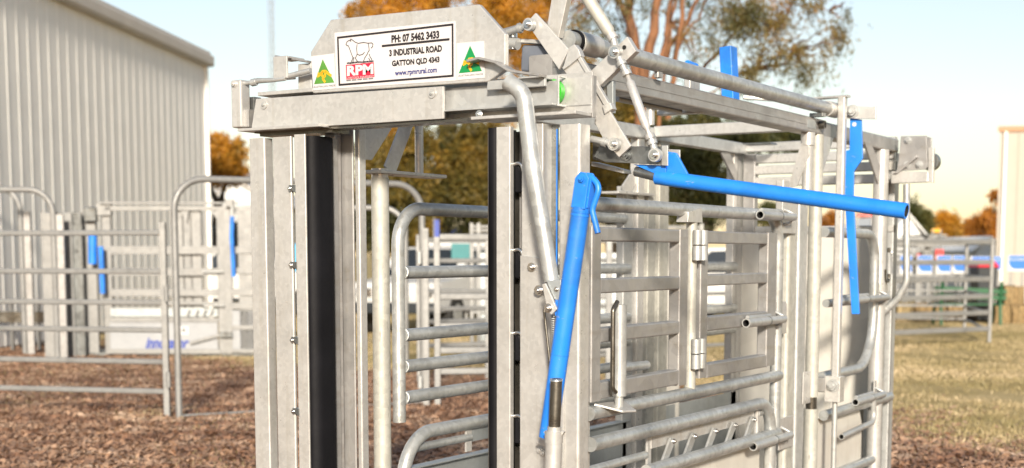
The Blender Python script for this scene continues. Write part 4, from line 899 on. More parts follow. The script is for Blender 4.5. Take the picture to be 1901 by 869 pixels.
panel((a.x, v2), (b.x, v2+1.2), zs_at(850, v2+.2, (446, 484, 541, 573, 596, 640, 668)), 'rear yard panel behind the five-rail gate seen through the head bail', 'livestock panels', h=uv(778, 436, v2).z, mids=(.30, .34), rh=.055)
for pb, py, vv, pl, lab in ((752, 386, v+4.8, 610, 'lower rounded gate bow farther back inside the opening'),):
    a, b = uv(pl, py, vv), uv(pb, py, vv); r = root('bow_gate', (a.x+b.x)/2, vv, lab, 'gate bow')
    Mesh().tube(fillet([(a.x, vv, 0), (a.x, vv, b.z), (b.x, vv, b.z), (b.x, vv, 0)], .3, 10), .036, 14).build('bow', 'farzinc', r, 0, FC)
vv = v+6.5; a, b = uv(876, 600, vv), uv(1300, 600, vv+.4)
r = panel((a.x, vv), (b.x, vv+.4), zs_at(900, vv, (421, 428, 436, 500, 540, 580)), 'sheeted grey drafting panel with close rails behind the rear yard panel', 'livestock panels', h=uv(880, 414, vv).z, mids=(.03, .5))
Mesh().box((a.x+.1, vv+.03, .25), (b.x, vv+.045, uv(880, 470, vv).z)).build('sheet', 'bluesteel', r, 0, FC)
vv = v+3.5; a, b = uv(1240, 600, vv), uv(1420, 600, vv+1)
panel((a.x, vv), (b.x, vv+1), zs_at(1330, vv+.5, (446, 490, 545, 590, 640)), 'five-rail yard panel seen through the side access door', 'livestock panels', h=1.7)

# ---------------------------------------------------------------- right-hand yard panels
ga = gu(1836, 636); v = ga.y; b = uv(1600, 600, v*.93)
panel((b.x, b.y), (ga.x, v), zs_at(1836, v, (449, 487, 518, 550, 580, 610)), 'six-rail yard panel right of the crush, the nearer one', 'livestock panels', h=uv(1836, 443, v).z, rh=.085)
va = v*1.17; a, b = uv(1790, 600, va), uv(1560, 600, va*1.02)
panel((a.x, va), (b.x, b.y), zs_at(1790, va, (454, 487, 512, 540, 568, 592)), 'six-rail yard panel right of the crush, the farther one behind', 'livestock panels', h=uv(1790, 446, va).z)
panel((ga.x+.04, v+.1), (a.x, va-.05), zs_at(1815, (v+va)/2, (452, 487, 514, 545, 575, 603)), 'short six-rail return panel joining the two right-hand yard panels', 'livestock panels', h=1.7, posts=())

# ---------------------------------------------------------------- garden furniture and stalls, right background
gb = gu(1865, 604); v = gb.y; B = root('picnic_bench', uv(1800, 560, v).x, v, 'long green slatted bench behind the right yard panels', 'bench')
u0, u1 = uv(1722, 560, v+.4).x, uv(1866, 560, v).x
for k in range(3): Mesh().rhs((u0, v+.1+k*.12, .44), (u1, v+.1+k*.12, .44), .10, .035).build('seat_slat', 'bench_green', B, 0, FC)
for k in range(2): Mesh().rhs((u0, v-.05-.02*k, .62+k*.16), (u1, v-.05-.02*k, .58+k*.13), .03, .10).build('back_slat', 'bench_green', B, 0, FC)
for u in (u0+.15, u1-.12):
    Mesh().tube(fillet([(u, v-.12, 0), (u, v-.04, .45), (u, v-.10, .92)], .1), .035, 10).build('leg', 'bench_green', B, 0, FC)
    Mesh().tube(fillet([(u, v+.48, 0), (u, v+.38, .44), (u, v+.0, .44)], .06), .035, 10).build('leg', 'bench_green', B, 0, FC)
vb = 30.6; B = root('wheelie_bin', uv(1832, 540, vb).x, vb, 'dark wheelie bin with pink-red lid behind the green bench', 'wheelie bin')
u0, u1 = uv(1815, 540, vb).x, uv(1852, 540, vb).x; zt_ = uv(1832, 496, vb).z
m = Mesh(); m.loft([[(u0+.05, vb+.08, .08), (u1-.05, vb+.08, .08), (u1-.05, vb+.5, .08), (u0+.05, vb+.5, .08)], [(u0, vb, zt_), (u1, vb, zt_), (u1, vb+.62, zt_), (u0, vb+.62, zt_)]], True, False); m.build('body', 'bin_body', B, .02, FC)
m = Mesh(); m.loft([[(u0-.03, vb-.04, zt_), (u1+.03, vb-.04, zt_), (u1+.03, vb+.66, zt_), (u0-.03, vb+.66, zt_)], [(u0+.05, vb+.05, zt_+.12), (u1-.05, vb+.05, zt_+.12), (u1-.05, vb+.6, zt_+.16), (u0+.05, vb+.6, zt_+.16)]], True, False); m.build('lid', 'bin_lid', B, .02, FC)
for u in (u0+.04, u1-.12): Mesh().tube([(u, vb+.55, .1), (u+.08, vb+.55, .1)], .1, 14).build('wheel', 'tyre', B, 0, FC)
# banner boards in a row
vf = 33.0
def banner(px0, px1, py0, py1, lab, words, vf=vf, shape=0):
    a, b = uv(px0, py1, vf), uv(px1, py0, vf); r = root('banner_board', (a.x+b.x)/2, vf, lab, 'banner', 'blue and white banner boards')
    Mesh().box((a.x, vf, a.z), (b.x, vf+.02, b.z)).build('board', 'white_paint', r, .004, FC)
    for u in (a.x+.08, b.x-.12): Mesh().box((u, vf+.021, 0), (u+.04, vf+.05, b.z)).build('leg', 'farzinc', r, 0, FC)
    w, h = b.x-a.x, b.z-a.z; x0, x1, z0, z1 = a.x+.06*w, b.x-.05*w, a.z+.14*h, b.z-.03*h
    pts = [(x0, z1), (x1, z1), (x1, z0)]+[(x0+.34*w*(1-math.sin(k*math.pi/12)), z0+.45*h*(1-math.cos(k*math.pi/12))) for k in range(7)]
    Mesh().prism([(x, vf-.004, z) for x, z in pts], (0, .003, 0)).build('print', 'banner_blue', r, 0, FC)
    if words:
        vs, fs = text_mesh(words, w*.8, h*.13, .02); Mesh().add([(a.x+w*.11+x, vf-.008, b.z-h*.32+z) for x, z in vs], fs).build('lettering', 'white_vinyl', r, 0, FC)
banner(1670, 1694, 474, 510, 'blue and white banner board nearest the rear corner of the crush', '')
banner(1702, 1732, 474, 509, 'second blue and white banner board from the crush', 'BMM ROCKET')
banner(1738, 1767, 474, 509, 'third blue and white banner board from the crush', 'ADVANTAGE')
banner(1768, 1793, 474, 508, 'fourth blue and white banner board from the crush', 'BMM ROCKET')
banner(1800, 1862, 476, 504, 'wide blue banner board behind the wheelie bin', 'ROCKET', vf+.8)
banner(1870, 1908, 474, 504, 'blue banner board at the right picture edge', 'ROCKET', vf+.8)
# straw bales
def bale(u, v, z, l, h, d, lab, rot=0, mat='straw'):
    m = Mesh(); n = 7; R_ = random.Random(int(u*100)+int(v*10))
    rings = []
    for i in range(n+1):
        x = u-l/2+l*i/n; j = lambda: R_.uniform(-.02, .02)
        rings.append([(x+j(), v+j(), z), (x+j(), v+d+j(), z), (x+j(), v+d+j(), z+h+j()), (x+j(), v+d*.5+j(), z+h+j()+.01), (x+j(), v+j(), z+h+j()), (x+j(), v-.02+j(), z+h*.5)])
    o = m.loft(rings, True, False).build('straw_bale', mat, None, .02, FC); tag(o, lab, 'straw bale', 'straw bales along the stalls')
    for k in (.3, .7):
        x = u-l/2+l*k; Mesh().box((x, v-.045, z+.0), (x+.012, v-.03, z+h)).build('twine', 'straw_light', o, 0, FC)
ordn = ['first', 'second', 'third', 'fourth', 'fifth', 'sixth', 'seventh', 'eighth']
bs = [(1684, 31.5, 0), (1716, 31.4, 0), (1748, 31.6, 0), (1779, 31.4, 0), (1812, 31.6, 0)]
for i, (px, v, z) in enumerate(bs): bale(uv(px, 540, v).x, v, 0, .42, .40, .5, ordn[i]+' straw bale from the crush in the row under the banners', mat='straw_light' if i == 0 else 'straw')
for i, (px, v, z) in enumerate(((1868, 30.5, 0), (1900, 30.4, 0), (1884, 30.6, .40))): bale(uv(px, 540, v).x, v, z, .44, .40, .5, ['left lower straw bale at the right picture edge', 'right lower straw bale at the right picture edge', 'top straw bale of the pile at the right picture edge'][i])
# marquee, grandstand, boards behind
vm = 48.0
def gable(px0, px1, py_eave, py_top, v, depth, lab, name, cat, wall, roof, side=0, peak=.5, group=None):
    a, b = uv(px0, py_eave, v), uv(px1, py_eave, v); zt = uv((px0+px1)/2, py_top, v).z; r = root(name, (a.x+b.x)/2, v, lab, cat, group); pk = a.x+(b.x-a.x)*peak
    Mesh().prism([(a.x, v, 0), (b.x, v, 0), (b.x, v, a.z), (pk, v, zt), (a.x, v, a.z)], (0, .06, 0)).build('end_wall', wall, r, 0, FC)
    Mesh().prism([(a.x, v+depth, 0), (b.x, v+depth, 0), (b.x, v+depth, a.z), (pk, v+depth, zt), (a.x, v+depth, a.z)], (0, .06, 0)).build('end_wall', wall, r, 0, FC)
    for u in (a.x, b.x-.06): Mesh().box((u, v+.07, 0), (u+.06, v+depth-.01, a.z-.02)).build('side_wall', wall, r, 0, FC)
    for s, e in ((a.x-.2, pk), (b.x+.2, pk)):
        d = Vector((e-s, 0, zt-a.z)); Mesh().prism([(s, v-.15, a.z-.05), (e, v-.15, zt+.04), (e, v-.15, zt+.12), (s, v-.15, a.z+.03)], (0, depth+.3, 0)).build('roof', roof, r, 0, FC)
    return r, a, b, zt
gable(1640, 1722, 452, 403, vm, 8, 'white marquee tent with pitched roof right of the crush', 'marquee_tent', 'tent', 'canvas', 'canvas', peak=.55)
gable(1812, 1862, 466, 444, 52.0, 6, 'small pale tent left of the cream building', 'marquee_tent', 'tent', 'canvas', 'canvas')
vg = 40.0; S = root('grandstand', uv(1725, 500, vg).x, vg, 'open steel grandstand with raking bars behind the banners', 'grandstand')
for k in range(6):
    a, b = uv(1668+k*6, 500, vg+k*.5), uv(1740+k*2, 436, vg+k*.5); Mesh().tube([a, b], .035, 8).build('raking_bar', 'farzinc', S, 0, FC)
for k in range(6):
    px = 1682+k*11; a = uv(px, 480, vg); t = (px-1668)/72.; z = uv(1668+72*t, 500-64*t, vg).z; Mesh().tube([(a.x, vg, 0), (a.x, vg, z)], .03, 8).build('upright', 'farzinc', S, 0, FC)
    Mesh().box((a.x-.2, vg, z), (a.x+.3, vg+3, z+.05)).build('tread', 'farzinc', S, 0, FC)
z1 = uv(1740, 426, vg).z
for px in (1730, 1745): a = uv(px, 480, vg); Mesh().tube([(a.x, vg, 0), (a.x, vg, z1)], .03, 8).build('upright', 'farzinc', S, 0, FC)
Mesh().box((uv(1729, 430, vg).x, vg-.02, z1-.08), (uv(1746, 430, vg).x, vg+.02, z1+.02)).build('top_rail', 'gold_ink', S, 0, FC)
for i, (x0, x1, y0, y1, m_, lab) in enumerate(((1702, 1709, 471, 480, 'red_board', 'small red sign on the grandstand behind the second banner'), (1736, 1752, 463, 482, 'red_board', 'pink red sign with white strip behind the third banner'), (1590, 1622, 396, 402, 'red_board', 'red and white sign strip beyond the rear gate of the crush'))):
    vv = 37.0; a, b = uv(x0, y1, vv), uv(x1, y0, vv); r = root('sign_board', (a.x+b.x)/2, vv, lab, 'sign')
    Mesh().box((a.x, vv, a.z), (b.x, vv+.03, b.z)).build('board', m_, r, 0, FC); Mesh().box((a.x+.02, vv-.006, a.z+.02), (b.x-.05, vv-.001, a.z+(b.z-a.z)*.4)).build('strip', 'white_paint', r, 0, FC)
    for u in (a.x, b.x-.05): Mesh().box((u, vv+.031, 0), (u+.05, vv+.07, b.z)).build('leg', 'farzinc', r, 0, FC)
# building at the right edge
v = 38.0; a, b = uv(1857, 245, v), uv(2150, 200, v); zt_ = a.z
R_ = root('building', a.x+4, v+3, 'plain cream building wall with rusty roof edge at the right picture edge', 'building')
d = Vector((1, .36, 0))
Mesh().prism([(a.x, v, 0), (a.x+7, v-2.0, 0), (a.x+7, v-2.0, zt_), (a.x, v, zt_)], (6.5, 9, 0)).build('wall', 'warm_wall', R_, 0, FC)
Mesh().prism([(a.x-.08, v-.05, zt_+.002), (a.x+7.1, v-2.1, zt_+.002), (a.x+7.1, v-2.1, zt_+.14), (a.x-.08, v-.05, zt_+.14)], (6.6, 9.2, 0)).build('roof_edge', 'roof_rust', R_, 0, FC)
for k in range(8):
    x = a.x+.45+k*.8; y = v-2.0*(x-a.x)/7; Mesh().box((x, y-.03, .02), (x+.03, y+.02, zt_-.05)).build('cover_strip', 'warm_wall', R_, .004, FC)
x = a.x+.12; Mesh().tube([(x, v-.09, .0), (x, v-.09, zt_)], .045, 10).build('downpipe', 'shed_cream', R_, 0, FC)

# ---------------------------------------------------------------- shed at the left
vc = 33.0; top = uv(380, 118, vc); dirn = Vector((.085, 1, 0)).normalized()
SH = root('shed', top.x-4, vc-6, 'tall pale ribbed metal shed filling the left of the picture', 'shed')
cn = Vector((top.x, vc, 0)); zt_ = top.z; L = 12.3; pitch = .82
nrm = Vector((dirn.y, -dirn.x, 0))
prof = [(0, 0), (.16, 0), (.185, .010), (.215, .010), (.24, 0), (.57, 0), (.595, .010), (.625, .010), (.65, 0), (.82, 0)]
k = 0; s = 0
base_sheet = None
while s < L:
    q = cn-dirn*(s+pitch); m = Mesh()
    rows = []
    for z in (0.05, zt_):
        rows.append([q+dirn*x+nrm*(y+.0) + Vector((0, 0, z)) for x, y in prof])
    m.loft(rows, False, False, False); m.build('cladding_sheet', 'shed_cream', SH, 0, FC); s += pitch
q = cn-dirn*L
Mesh().prism([q-nrm*.05, cn-nrm*.05, cn-nrm*.05+Vector((0, 0, zt_)), q-nrm*.05+Vector((0, 0, zt_))], -nrm*.1).build('wall_core', 'shed_trim', SH, 0, FC)
Mesh().prism([cn-nrm*.02, cn-nrm*14, cn-nrm*14+Vector((0, 0, zt_+2.4)), cn-nrm*.02+Vector((0, 0, zt_))], -dirn*.1).build('end_wall', 'shed_cream', SH, 0, FC)
Mesh().prism([q-nrm*.02, q-nrm*14, q-nrm*14+Vector((0, 0, zt_+2.4)), q-nrm*.02+Vector((0, 0, zt_))], dirn*.1).build('end_wall', 'shed_cream', SH, 0, FC)
Mesh().rhs(q+nrm*.10+Vector((0, 0, zt_+.06)), cn+nrm*.10+dirn*.1+Vector((0, 0, zt_+.06)), .20, .26, r=.05).build('gutter', 'shed_trim', SH, 0, FC)
Mesh().prism([q+nrm*.1+Vector((0, 0, zt_+.19)), cn+dirn*.15+nrm*.1+Vector((0, 0, zt_+.19)), cn+dirn*.15-nrm*14+Vector((0, 0, zt_+2.6)), q-nrm*14+Vector((0, 0, zt_+2.6))], (0, 0, .08)).build('roof', 'shed_trim', SH, 0, FC)
Mesh().box(cn+Vector((-.06, -.06, 0)), cn+Vector((.07, .05, zt_-.06))).build('corner_flashing', 'shed_cream', SH, 0, FC)
# hall behind
r, a, b, zt_ = gable(250, 520, 383, 275, 46.0, 12, 'white gabled hall behind the ribbed shed', 'hall', 'building', 'white_paint', 'shed_trim', peak=.25)
for px in (398, 440):
    p = uv(px, 437, 45.98); f = Mesh().box((p.x-.5, 45.93, p.z-.5), (p.x+.5, 45.985, p.z+.5)).build('window', 'white_paint', r, 0, FC); Mesh().box((p.x-.43, 45.9, p.z-.43), (p.x+.43, 45.925, p.z+.43)).build('pane', 'dark_glass', f, 0, FC)
# radio mast
v = 110.0; M_ = root('radio_mast', uv(508, 300, v).x, v, 'thin lattice radio mast rising behind the left end of the header', 'mast')
zt_ = uv(508, -30, v).z; w = .21; c = uv(508, 300, v)
legs = [(c.x-w, v), (c.x+w, v), (c.x, v+w*1.5)]
for x, y in legs: Mesh().tube([(x, y, 0), (x, y, zt_)], .03, 6).build('leg', 'farzinc', M_, 0, FC)
z = 0; k = 0
m = Mesh()
while z < zt_-.6:
    for i in range(3):
        a, b = legs[i], legs[(i+1) % 3]
        if k % 2: a, b = b, a
        m.tube([(a[0], a[1], z), (b[0], b[1], z+.55)], .016, 4)
    z += .55; k += 1
m.build('lattice', 'farzinc', M_, 0, FC)

# ---------------------------------------------------------------- utes
def ute(u, v, rot, lab, paint='white_paint', canopy=None, name='utility_vehicle', cat='ute'):
    R_ = thing(name, cw(u, v, 0), lab, cat)
    ca, sa = math.cos(rot), math.sin(rot)
    fr = lambda p: cw(u+p[0]*ca-p[1]*sa, v+p[0]*sa+p[1]*ca, p[2])
    prof = [(-2.4, .45), (-2.45, .75), (-2.3, .98), (-1.2, 1.06), (-.55, 1.62), (.65, 1.66), (.95, 1.08), (2.45, 1.05), (2.5, .5)]
    m = Mesh(); m.loft([[(x, s*.86*(1 if z < 1.1 else .86), z) for x, z in prof] for s in (-1, 1)], True, False); m.build('body', paint, R_, .03, fr)
    for s in (-1, 1):
        m = Mesh(); m.prism([(-.95, s*.865, 1.12), (-.48, s*.76, 1.56), (.1, s*.76, 1.58), (.1, s*.865, 1.12)], (0, s*.012, 0)); m.build('side_window', 'dark_glass', R_, 0, fr)
        m = Mesh(); m.prism([(.16, s*.865, 1.12), (.16, s*.76, 1.58), (.6, s*.76, 1.58), (.82, s*.865, 1.12)], (0, s*.012, 0)); m.build('side_window', 'dark_glass', R_, 0, fr)
        for x in (-1.55, 1.55):
            w = Mesh().tube([(x, s*.66, .37), (x, s*.90, .37)], .37, 24).build('wheel', 'tyre', R_, 0, fr); Mesh().tube([(x, s*.895, .37), (x, s*.91, .37)], .21, 16).build('rim', 'zinc', w, 0, fr)
    Mesh().prism([(-1.22, -.7, 1.09), (-1.22, .7, 1.09), (-.62, .62, 1.59), (-.62, -.62, 1.59)], (-.015, 0, .01)).build('windscreen', 'dark_glass', R_, 0, fr)
    for s in (-.6, .6): Mesh().box((-2.47, s-.16, .72), (-2.40, s+.16, .88)).build('headlight', 'chrome', R_, .01, fr)
    Mesh().box((-2.52, -.8, .42), (-2.40, .8, .62)).build('bumper', 'bin_body', R_, .02, fr)
    if canopy: Mesh().box((.98, -.84, 1.07), (2.46, .84, 1.75)).build('canopy', canopy, R_, .04, fr)
ute(uv(822, 520, 28).x, 28, 1.25, 'white ute parked beyond the yards, seen through the head bail', 'white_paint', 'white_paint')
ute(uv(395, 470, 34).x+.6, 34, .25, 'white ute with light blue canopy parked behind the distant crush', 'white_paint', 'sky_blue_paint')
ute(uv(1345, 430, 30).x, 30, .1, 'white ute parked behind the yards, seen over the side access doors', 'white_paint', 'white_paint')
v = 27.0; a, b = uv(838, 482, v), uv(872, 452, v); r = root('sign_board', (a.x+b.x)/2, v, 'teal sign board behind the yard gate in the opening', 'sign')
Mesh().box((a.x, v, a.z), (b.x, v+.03, b.z)).build('board', 'teal', r, .004, FC)
for u in (a.x+.05, b.x-.1): Mesh().box((u, v+.031, 0), (u+.05, v+.07, b.z-.05)).build('leg', 'farzinc', r, 0, FC)
# blue gazebo roofs
for px, py, w, v, lab in ((846, 421, 1.5, 40, 'small blue gazebo roof above the yard gate, right one'), (767, 430, 1.3, 42, 'small blue gazebo roof above the yard gate, left one'), (1129, 417, 1.2, 41, 'blue gazebo top glimpsed behind the lever grip')):
    p = uv(px, py, v); r = root('gazebo', p.x, v, lab, 'gazebo', 'blue gazebos'); zc = p.z-.45
    base = [(p.x-w, v-w, zc), (p.x+w, v-w, zc), (p.x+w, v+w, zc), (p.x-w, v+w, zc)]
    m = Mesh(); m.add(base+[(p.x, v, p.z)], [(0, 1, 4), (1, 2, 4), (2, 3, 4), (3, 0, 4), (3, 2, 1, 0)]); m.build('roof', 'signal_blue', r, 0, FC)
    for b in base: Mesh().tube([(b[0]*1, b[1], 0), (b[0], b[1], zc)], .03, 8).build('leg', 'farzinc', r, 0, FC)
v = 30; p = uv(811, 430, v); r = root('feather_flag', p.x, v, 'narrow upright blue flag behind the yard gate', 'flag')
Mesh().box((p.x-.05, v, .5), (p.x+.05, v+.02, uv(811, 408, v).z)).build('cloth', 'signal_blue', r, 0, FC); Mesh().tube([(p.x-.065, v, 0), (p.x-.065, v, uv(811, 404, v).z)], .015, 6).build('pole', 'farzinc', r, 0, FC)

# ---------------------------------------------------------------- trees
def bulk(name, V, Fs, mat, parent=None, loc=None, kind=None):
    """numpy mesh: V (n,3) in (right, forward, up); Fs (m,k) faces"""
    wv = np.array([CAM.x, CAM.y, 0])+V[:, :1]*np.array(RIGHT)+V[:, 1:2]*np.array(HEAD)+V[:, 2:3]*np.array([0, 0, 1.])
    c = np.array(wloc(parent)) if parent is not None else np.array(loc)
    me = bpy.data.meshes.new(name); n, k = Fs.shape
    me.vertices.add(len(wv)); me.vertices.foreach_set('co', (wv-c).astype(np.float32).ravel()); me.loops.add(n*k); me.loops.foreach_set('vertex_index', Fs.astype(np.int32).ravel())
    me.polygons.add(n); me.polygons.foreach_set('loop_start', np.arange(0, n*k, k, dtype=np.int32)); me.polygons.foreach_set('loop_total', np.full(n, k, dtype=np.int32))
    me.update(calc_edges=True); me.materials.append(MAT[mat]); o = bpy.data.objects.new(name, me); COL.objects.link(o)
    if parent is not None: o.parent = parent; o.location = (0, 0, 0)
    else: o.location = tuple(c)
    if kind: o['kind'] = kind
    return o
def leaves(P, size, droop, aspect=.22, rng=RNG):
    """one folded leaf blade (quad) at each point"""
    n = len(P); d = rng.normal(size=(n, 3)); d[:, 2] -= droop; d /= np.linalg.norm(d, axis=1, keepdims=True)
    s = np.cross(d, rng.normal(size=(n, 3))); s /= np.linalg.norm(s, axis=1, keepdims=True)
    L = size*rng.uniform(.6, 1.35, (n, 1)); W = L*aspect
    V = np.stack([P, P+d*L*.45+s*W*.5, P+d*L, P+d*L*.45-s*W*.5], 1).reshape(-1, 3)
    return V, np.arange(n*4).reshape(-1, 4)
def blobs(cl, strands, per, slen, rng=RNG, gap=.0):
    """hanging strands inside each ellipsoid (u, v, z, ru, rv, rz, weight)"""
    out = []
    for (u, v, z, ru, rv, rz, w) in cl:
        n = int(strands*w); q = rng.normal(size=(n, 3)); q /= np.linalg.norm(q, axis=1, keepdims=True); q *= rng.uniform(0, 1, (n, 1))**(.45)
        # sub-clumps inside the ellipsoid
        m = max(3, n//14); cc = rng.normal(size=(m, 3)); cc /= np.linalg.norm(cc, axis=1, keepdims=True); cc *= rng.uniform(.1, 1, (m, 1))**.5
        pick = rng.integers(0, m, n); q = cc[pick]*.86+q*.26
        S = np.array([u, v, z])+q*np.array([ru, rv, rz]); d = rng.normal(size=(n, 3))*.45; d[:, 2] -= 1; d /= np.linalg.norm(d, axis=1, keepdims=True)
        ll = slen*rng.uniform(.4, 1.3, (n, 1, 1)); t = rng.uniform(0, 1, (n, per, 1)); jit = rng.normal(size=(n, per, 3))*slen*.09
        out.append((S[:, None, :]+d[:, None, :]*ll*t+jit).reshape(-1, 3))
    return np.concatenate(out)
def limb(m, a, b, r0, r1, n=7, wob=.06, seg=6):
    a, b = Vector(a), Vector(b); L = (b-a).length; P = []
    for i in range(seg+1):
        t = i/seg; j = Vector((random.uniform(-1, 1), random.uniform(-1, 1), random.uniform(-1, 1)))*L*wob*math.sin(math.pi*t); P.append(a.lerp(b, t)+j)
    m.tube(P, r0, n, taper=[1+(r1/r0-1)*i/seg for i in range(seg+1)]); return P
def twigs(m, cl, origin, rng, per=3):
    for (u, v, z, ru, rv, rz, w) in cl:
        for k in range(per):
            e = (u+rng.uniform(-.8, .8)*ru, v+rng.uniform(-.8, .8)*rv, z+rng.uniform(-.5, .7)*rz); limb(m, origin(u, v, z), e, .025, .006, 5, .08, 5)
def tree(name, base, label, limbs, clusters, leafmat, barkmat, strands, per, slen, lsize, droop=.9, group='trees around the showground', twig=3, aspect=.22, cat='tree'):
    T = root(name, base[0], base[1], label, cat, group)
    m = Mesh(); ends = []
    for a, b, r0, r1 in limbs: ends.append(limb(m, a, b, r0, r1, 9, .035, 7)[-1])
    def near(u, v, z):
        p = Vector((u, v, z)); return min(ends, key=lambda e: (e-p).length)
    rr = random.Random(3)
    twigs(m, clusters, near, rr, twig)
    m.build('trunk', barkmat, T, 0, FC)
    P = blobs(clusters, strands, per, slen); V, Fs = leaves(P, lsize, droop, aspect); bulk('crown', V, Fs, leafmat, T)
    return T
def C_(px, py, v, rx, ry, w=1.0, rv=None):     # crown clump centred on a sight line, radii in pixels
    p = uv(px, py, v); k = v/F_PX; return (p.x, p.y, p.z, rx*k, rv or max(rx, ry)*k, ry*k, w)
def P_(px, py, v): return tuple(uv(px, py, v))

# main gum tree: orange limbs rising to the right of the sign board
v = 25.0; b0 = uv(1190, 560, v)
limbs = [((b0.x, v, 0), P_(1192, 200, v), 0.174, 0.120), (P_(1192, 200, v), P_(1165, -40, v), 0.105, 0.060), (P_(1192, 205, v), P_(1228, -60, v-.3), 0.118, 0.060), (P_(1196, 130, v), P_(1140, -30, v+.4), 0.062, 0.036),
         (P_(1205, 160, v), P_(1300, -10, v-.4), 0.062, 0.030), (P_(1222, 130, v-.3), P_(1262, -60, v-.5), 0.053, 0.030), (P_(1240, 220, v), P_(1262, 60, v-.5), 0.056, 0.045), (P_(1262, 60, v-.5), P_(1280, -60, v-.5), 0.046, 0.030),
         (P_(1222, 240, v), P_(1245, 40, v), 0.037, 0.027), (P_(1245, 40, v), P_(1262, -40, v), 0.028, 0.018), (P_(1250, 110, v), P_(1330, -30, v), 0.031, 0.018), (P_(1255, 180, v+.4), P_(1365, 60, v+.6), 0.037, 0.027), (P_(1365, 60, v+.6), P_(1430, -40, v+.6), 0.031, 0.018),
         (P_(1365, 70, v+.6), P_(1450, 40, v+.8), 0.015, 0.007), (P_(1360, 150, v+.6), P_(1470, 90, v+.8), 0.014, 0.007), (P_(1280, 200, v), P_(1400, 130, v+.5), 0.019, 0.009), (P_(1430, 0, v+.6), P_(1540, 20, v+.8), 0.015, 0.006)]
cl = [C_(1330, -20, v, 80, 60, 1.0), C_(1420, 10, v, 70, 50, 1.1), C_(1500, -10, v, 60, 50, .9), C_(1555, 40, v+.5, 26, 55, .55), C_(1470, 90, v, 45, 50, .8), C_(1400, 110, v, 40, 45, .5), C_(1440, 40, v, 45, 40, .5), C_(1300, 80, v, 40, 60, .35), C_(1345, 50, v, 45, 40, .35),
      C_(1260, 40, v, 40, 60, .3), C_(1100, 10, v+1, 70, 60, .9), C_(1050, 60, v+1, 60, 60, .8), C_(1150, 60, v+1, 50, 60, .45), C_(1200, -40, v, 80, 50, .7), C_(1500, 130, v, 20, 50, .3), C_(1350, 170, v, 40, 30, .2), C_(1530, 90, v, 20, 35, .2), C_(1385, 20, v, 50, 40, .6)]
tree('gum_tree', (b0.x, v), 'tall open gum tree with orange limbs spreading above the crush roof', limbs, cl, 'leaf_gum', 'bark_orange', 150, 10, .5, .095, 1.0, twig=5)
# golden tree behind the sign board
v = 37.0; b0 = uv(820, 560, v)
limbs = [((b0.x, v, 0), P_(830, 250, v), .3, .2), (P_(830, 250, v), P_(760, 20, v), .16, .06), (P_(830, 260, v), P_(900, 0, v), .18, .08), (P_(835, 300, v), P_(960, 60, v), .12, .05), (P_(830, 240, v), P_(700, 120, v), .1, .04)]
cl = [C_(720, -10, v, 60, 36, .9), C_(790, -20, v, 70, 34, 1.0), C_(920, 0, v, 60, 60, 1.4), C_(980, 60, v, 60, 70, 1.8), C_(1050, 100, v+.5, 50, 60, 1.2), C_(900, 90, v, 60, 60, 1.2), C_(1000, -20, v, 60, 50, 1.2), C_(850, 110, v, 90, 60, 1.2), C_(740, 230, v, 60, 40, .9), C_(930, 180, v, 60, 50, 1.0), C_(660, 10, v, 22, 12, .2), C_(690, 25, v, 25, 14, .15)]
tree('gold_tree', (b0.x, v), 'dense golden orange tree rising behind the sign board', limbs, cl, 'leaf_gold', 'bark_dark', 420, 12, .5, .12, 1.1)
# dark trees low behind the opening
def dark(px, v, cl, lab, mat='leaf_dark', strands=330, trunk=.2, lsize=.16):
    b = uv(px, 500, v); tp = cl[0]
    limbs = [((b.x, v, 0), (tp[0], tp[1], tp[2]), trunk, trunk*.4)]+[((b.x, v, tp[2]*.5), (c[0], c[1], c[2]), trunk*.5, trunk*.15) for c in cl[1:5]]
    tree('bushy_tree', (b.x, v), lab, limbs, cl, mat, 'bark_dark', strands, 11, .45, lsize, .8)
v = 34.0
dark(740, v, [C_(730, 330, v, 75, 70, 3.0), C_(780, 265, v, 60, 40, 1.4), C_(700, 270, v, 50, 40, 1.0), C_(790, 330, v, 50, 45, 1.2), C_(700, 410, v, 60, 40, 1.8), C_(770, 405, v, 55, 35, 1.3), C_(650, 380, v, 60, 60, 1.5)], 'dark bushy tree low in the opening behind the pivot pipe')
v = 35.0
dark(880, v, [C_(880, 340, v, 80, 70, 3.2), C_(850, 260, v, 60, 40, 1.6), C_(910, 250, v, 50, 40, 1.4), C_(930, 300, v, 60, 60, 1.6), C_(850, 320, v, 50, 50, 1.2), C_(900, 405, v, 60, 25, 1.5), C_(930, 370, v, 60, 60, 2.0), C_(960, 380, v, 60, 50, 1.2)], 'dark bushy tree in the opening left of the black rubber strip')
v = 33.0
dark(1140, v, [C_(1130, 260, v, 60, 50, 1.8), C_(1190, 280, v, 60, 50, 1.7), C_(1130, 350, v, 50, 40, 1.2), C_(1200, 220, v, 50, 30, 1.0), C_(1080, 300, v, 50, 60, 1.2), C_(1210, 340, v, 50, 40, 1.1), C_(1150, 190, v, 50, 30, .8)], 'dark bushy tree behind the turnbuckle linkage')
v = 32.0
dark(1310, v, [C_(1290, 300, v, 60, 50, 1.9), C_(1340, 340, v, 45, 45, 1.5), C_(1280, 370, v, 60, 30, 1.3), C_(1250, 250, v, 60, 40, 1.3), C_(1320, 255, v, 60, 30, 1.0), C_(1365, 355, v, 22, 30, .5), C_(1400, 240, v, 80, 22, .8), C_(1480, 248, v, 40, 18, .25), C_(1300, 215, v, 90, 25, .9)], 'dark spreading tree behind the top of the side gates', 'leaf_olive')
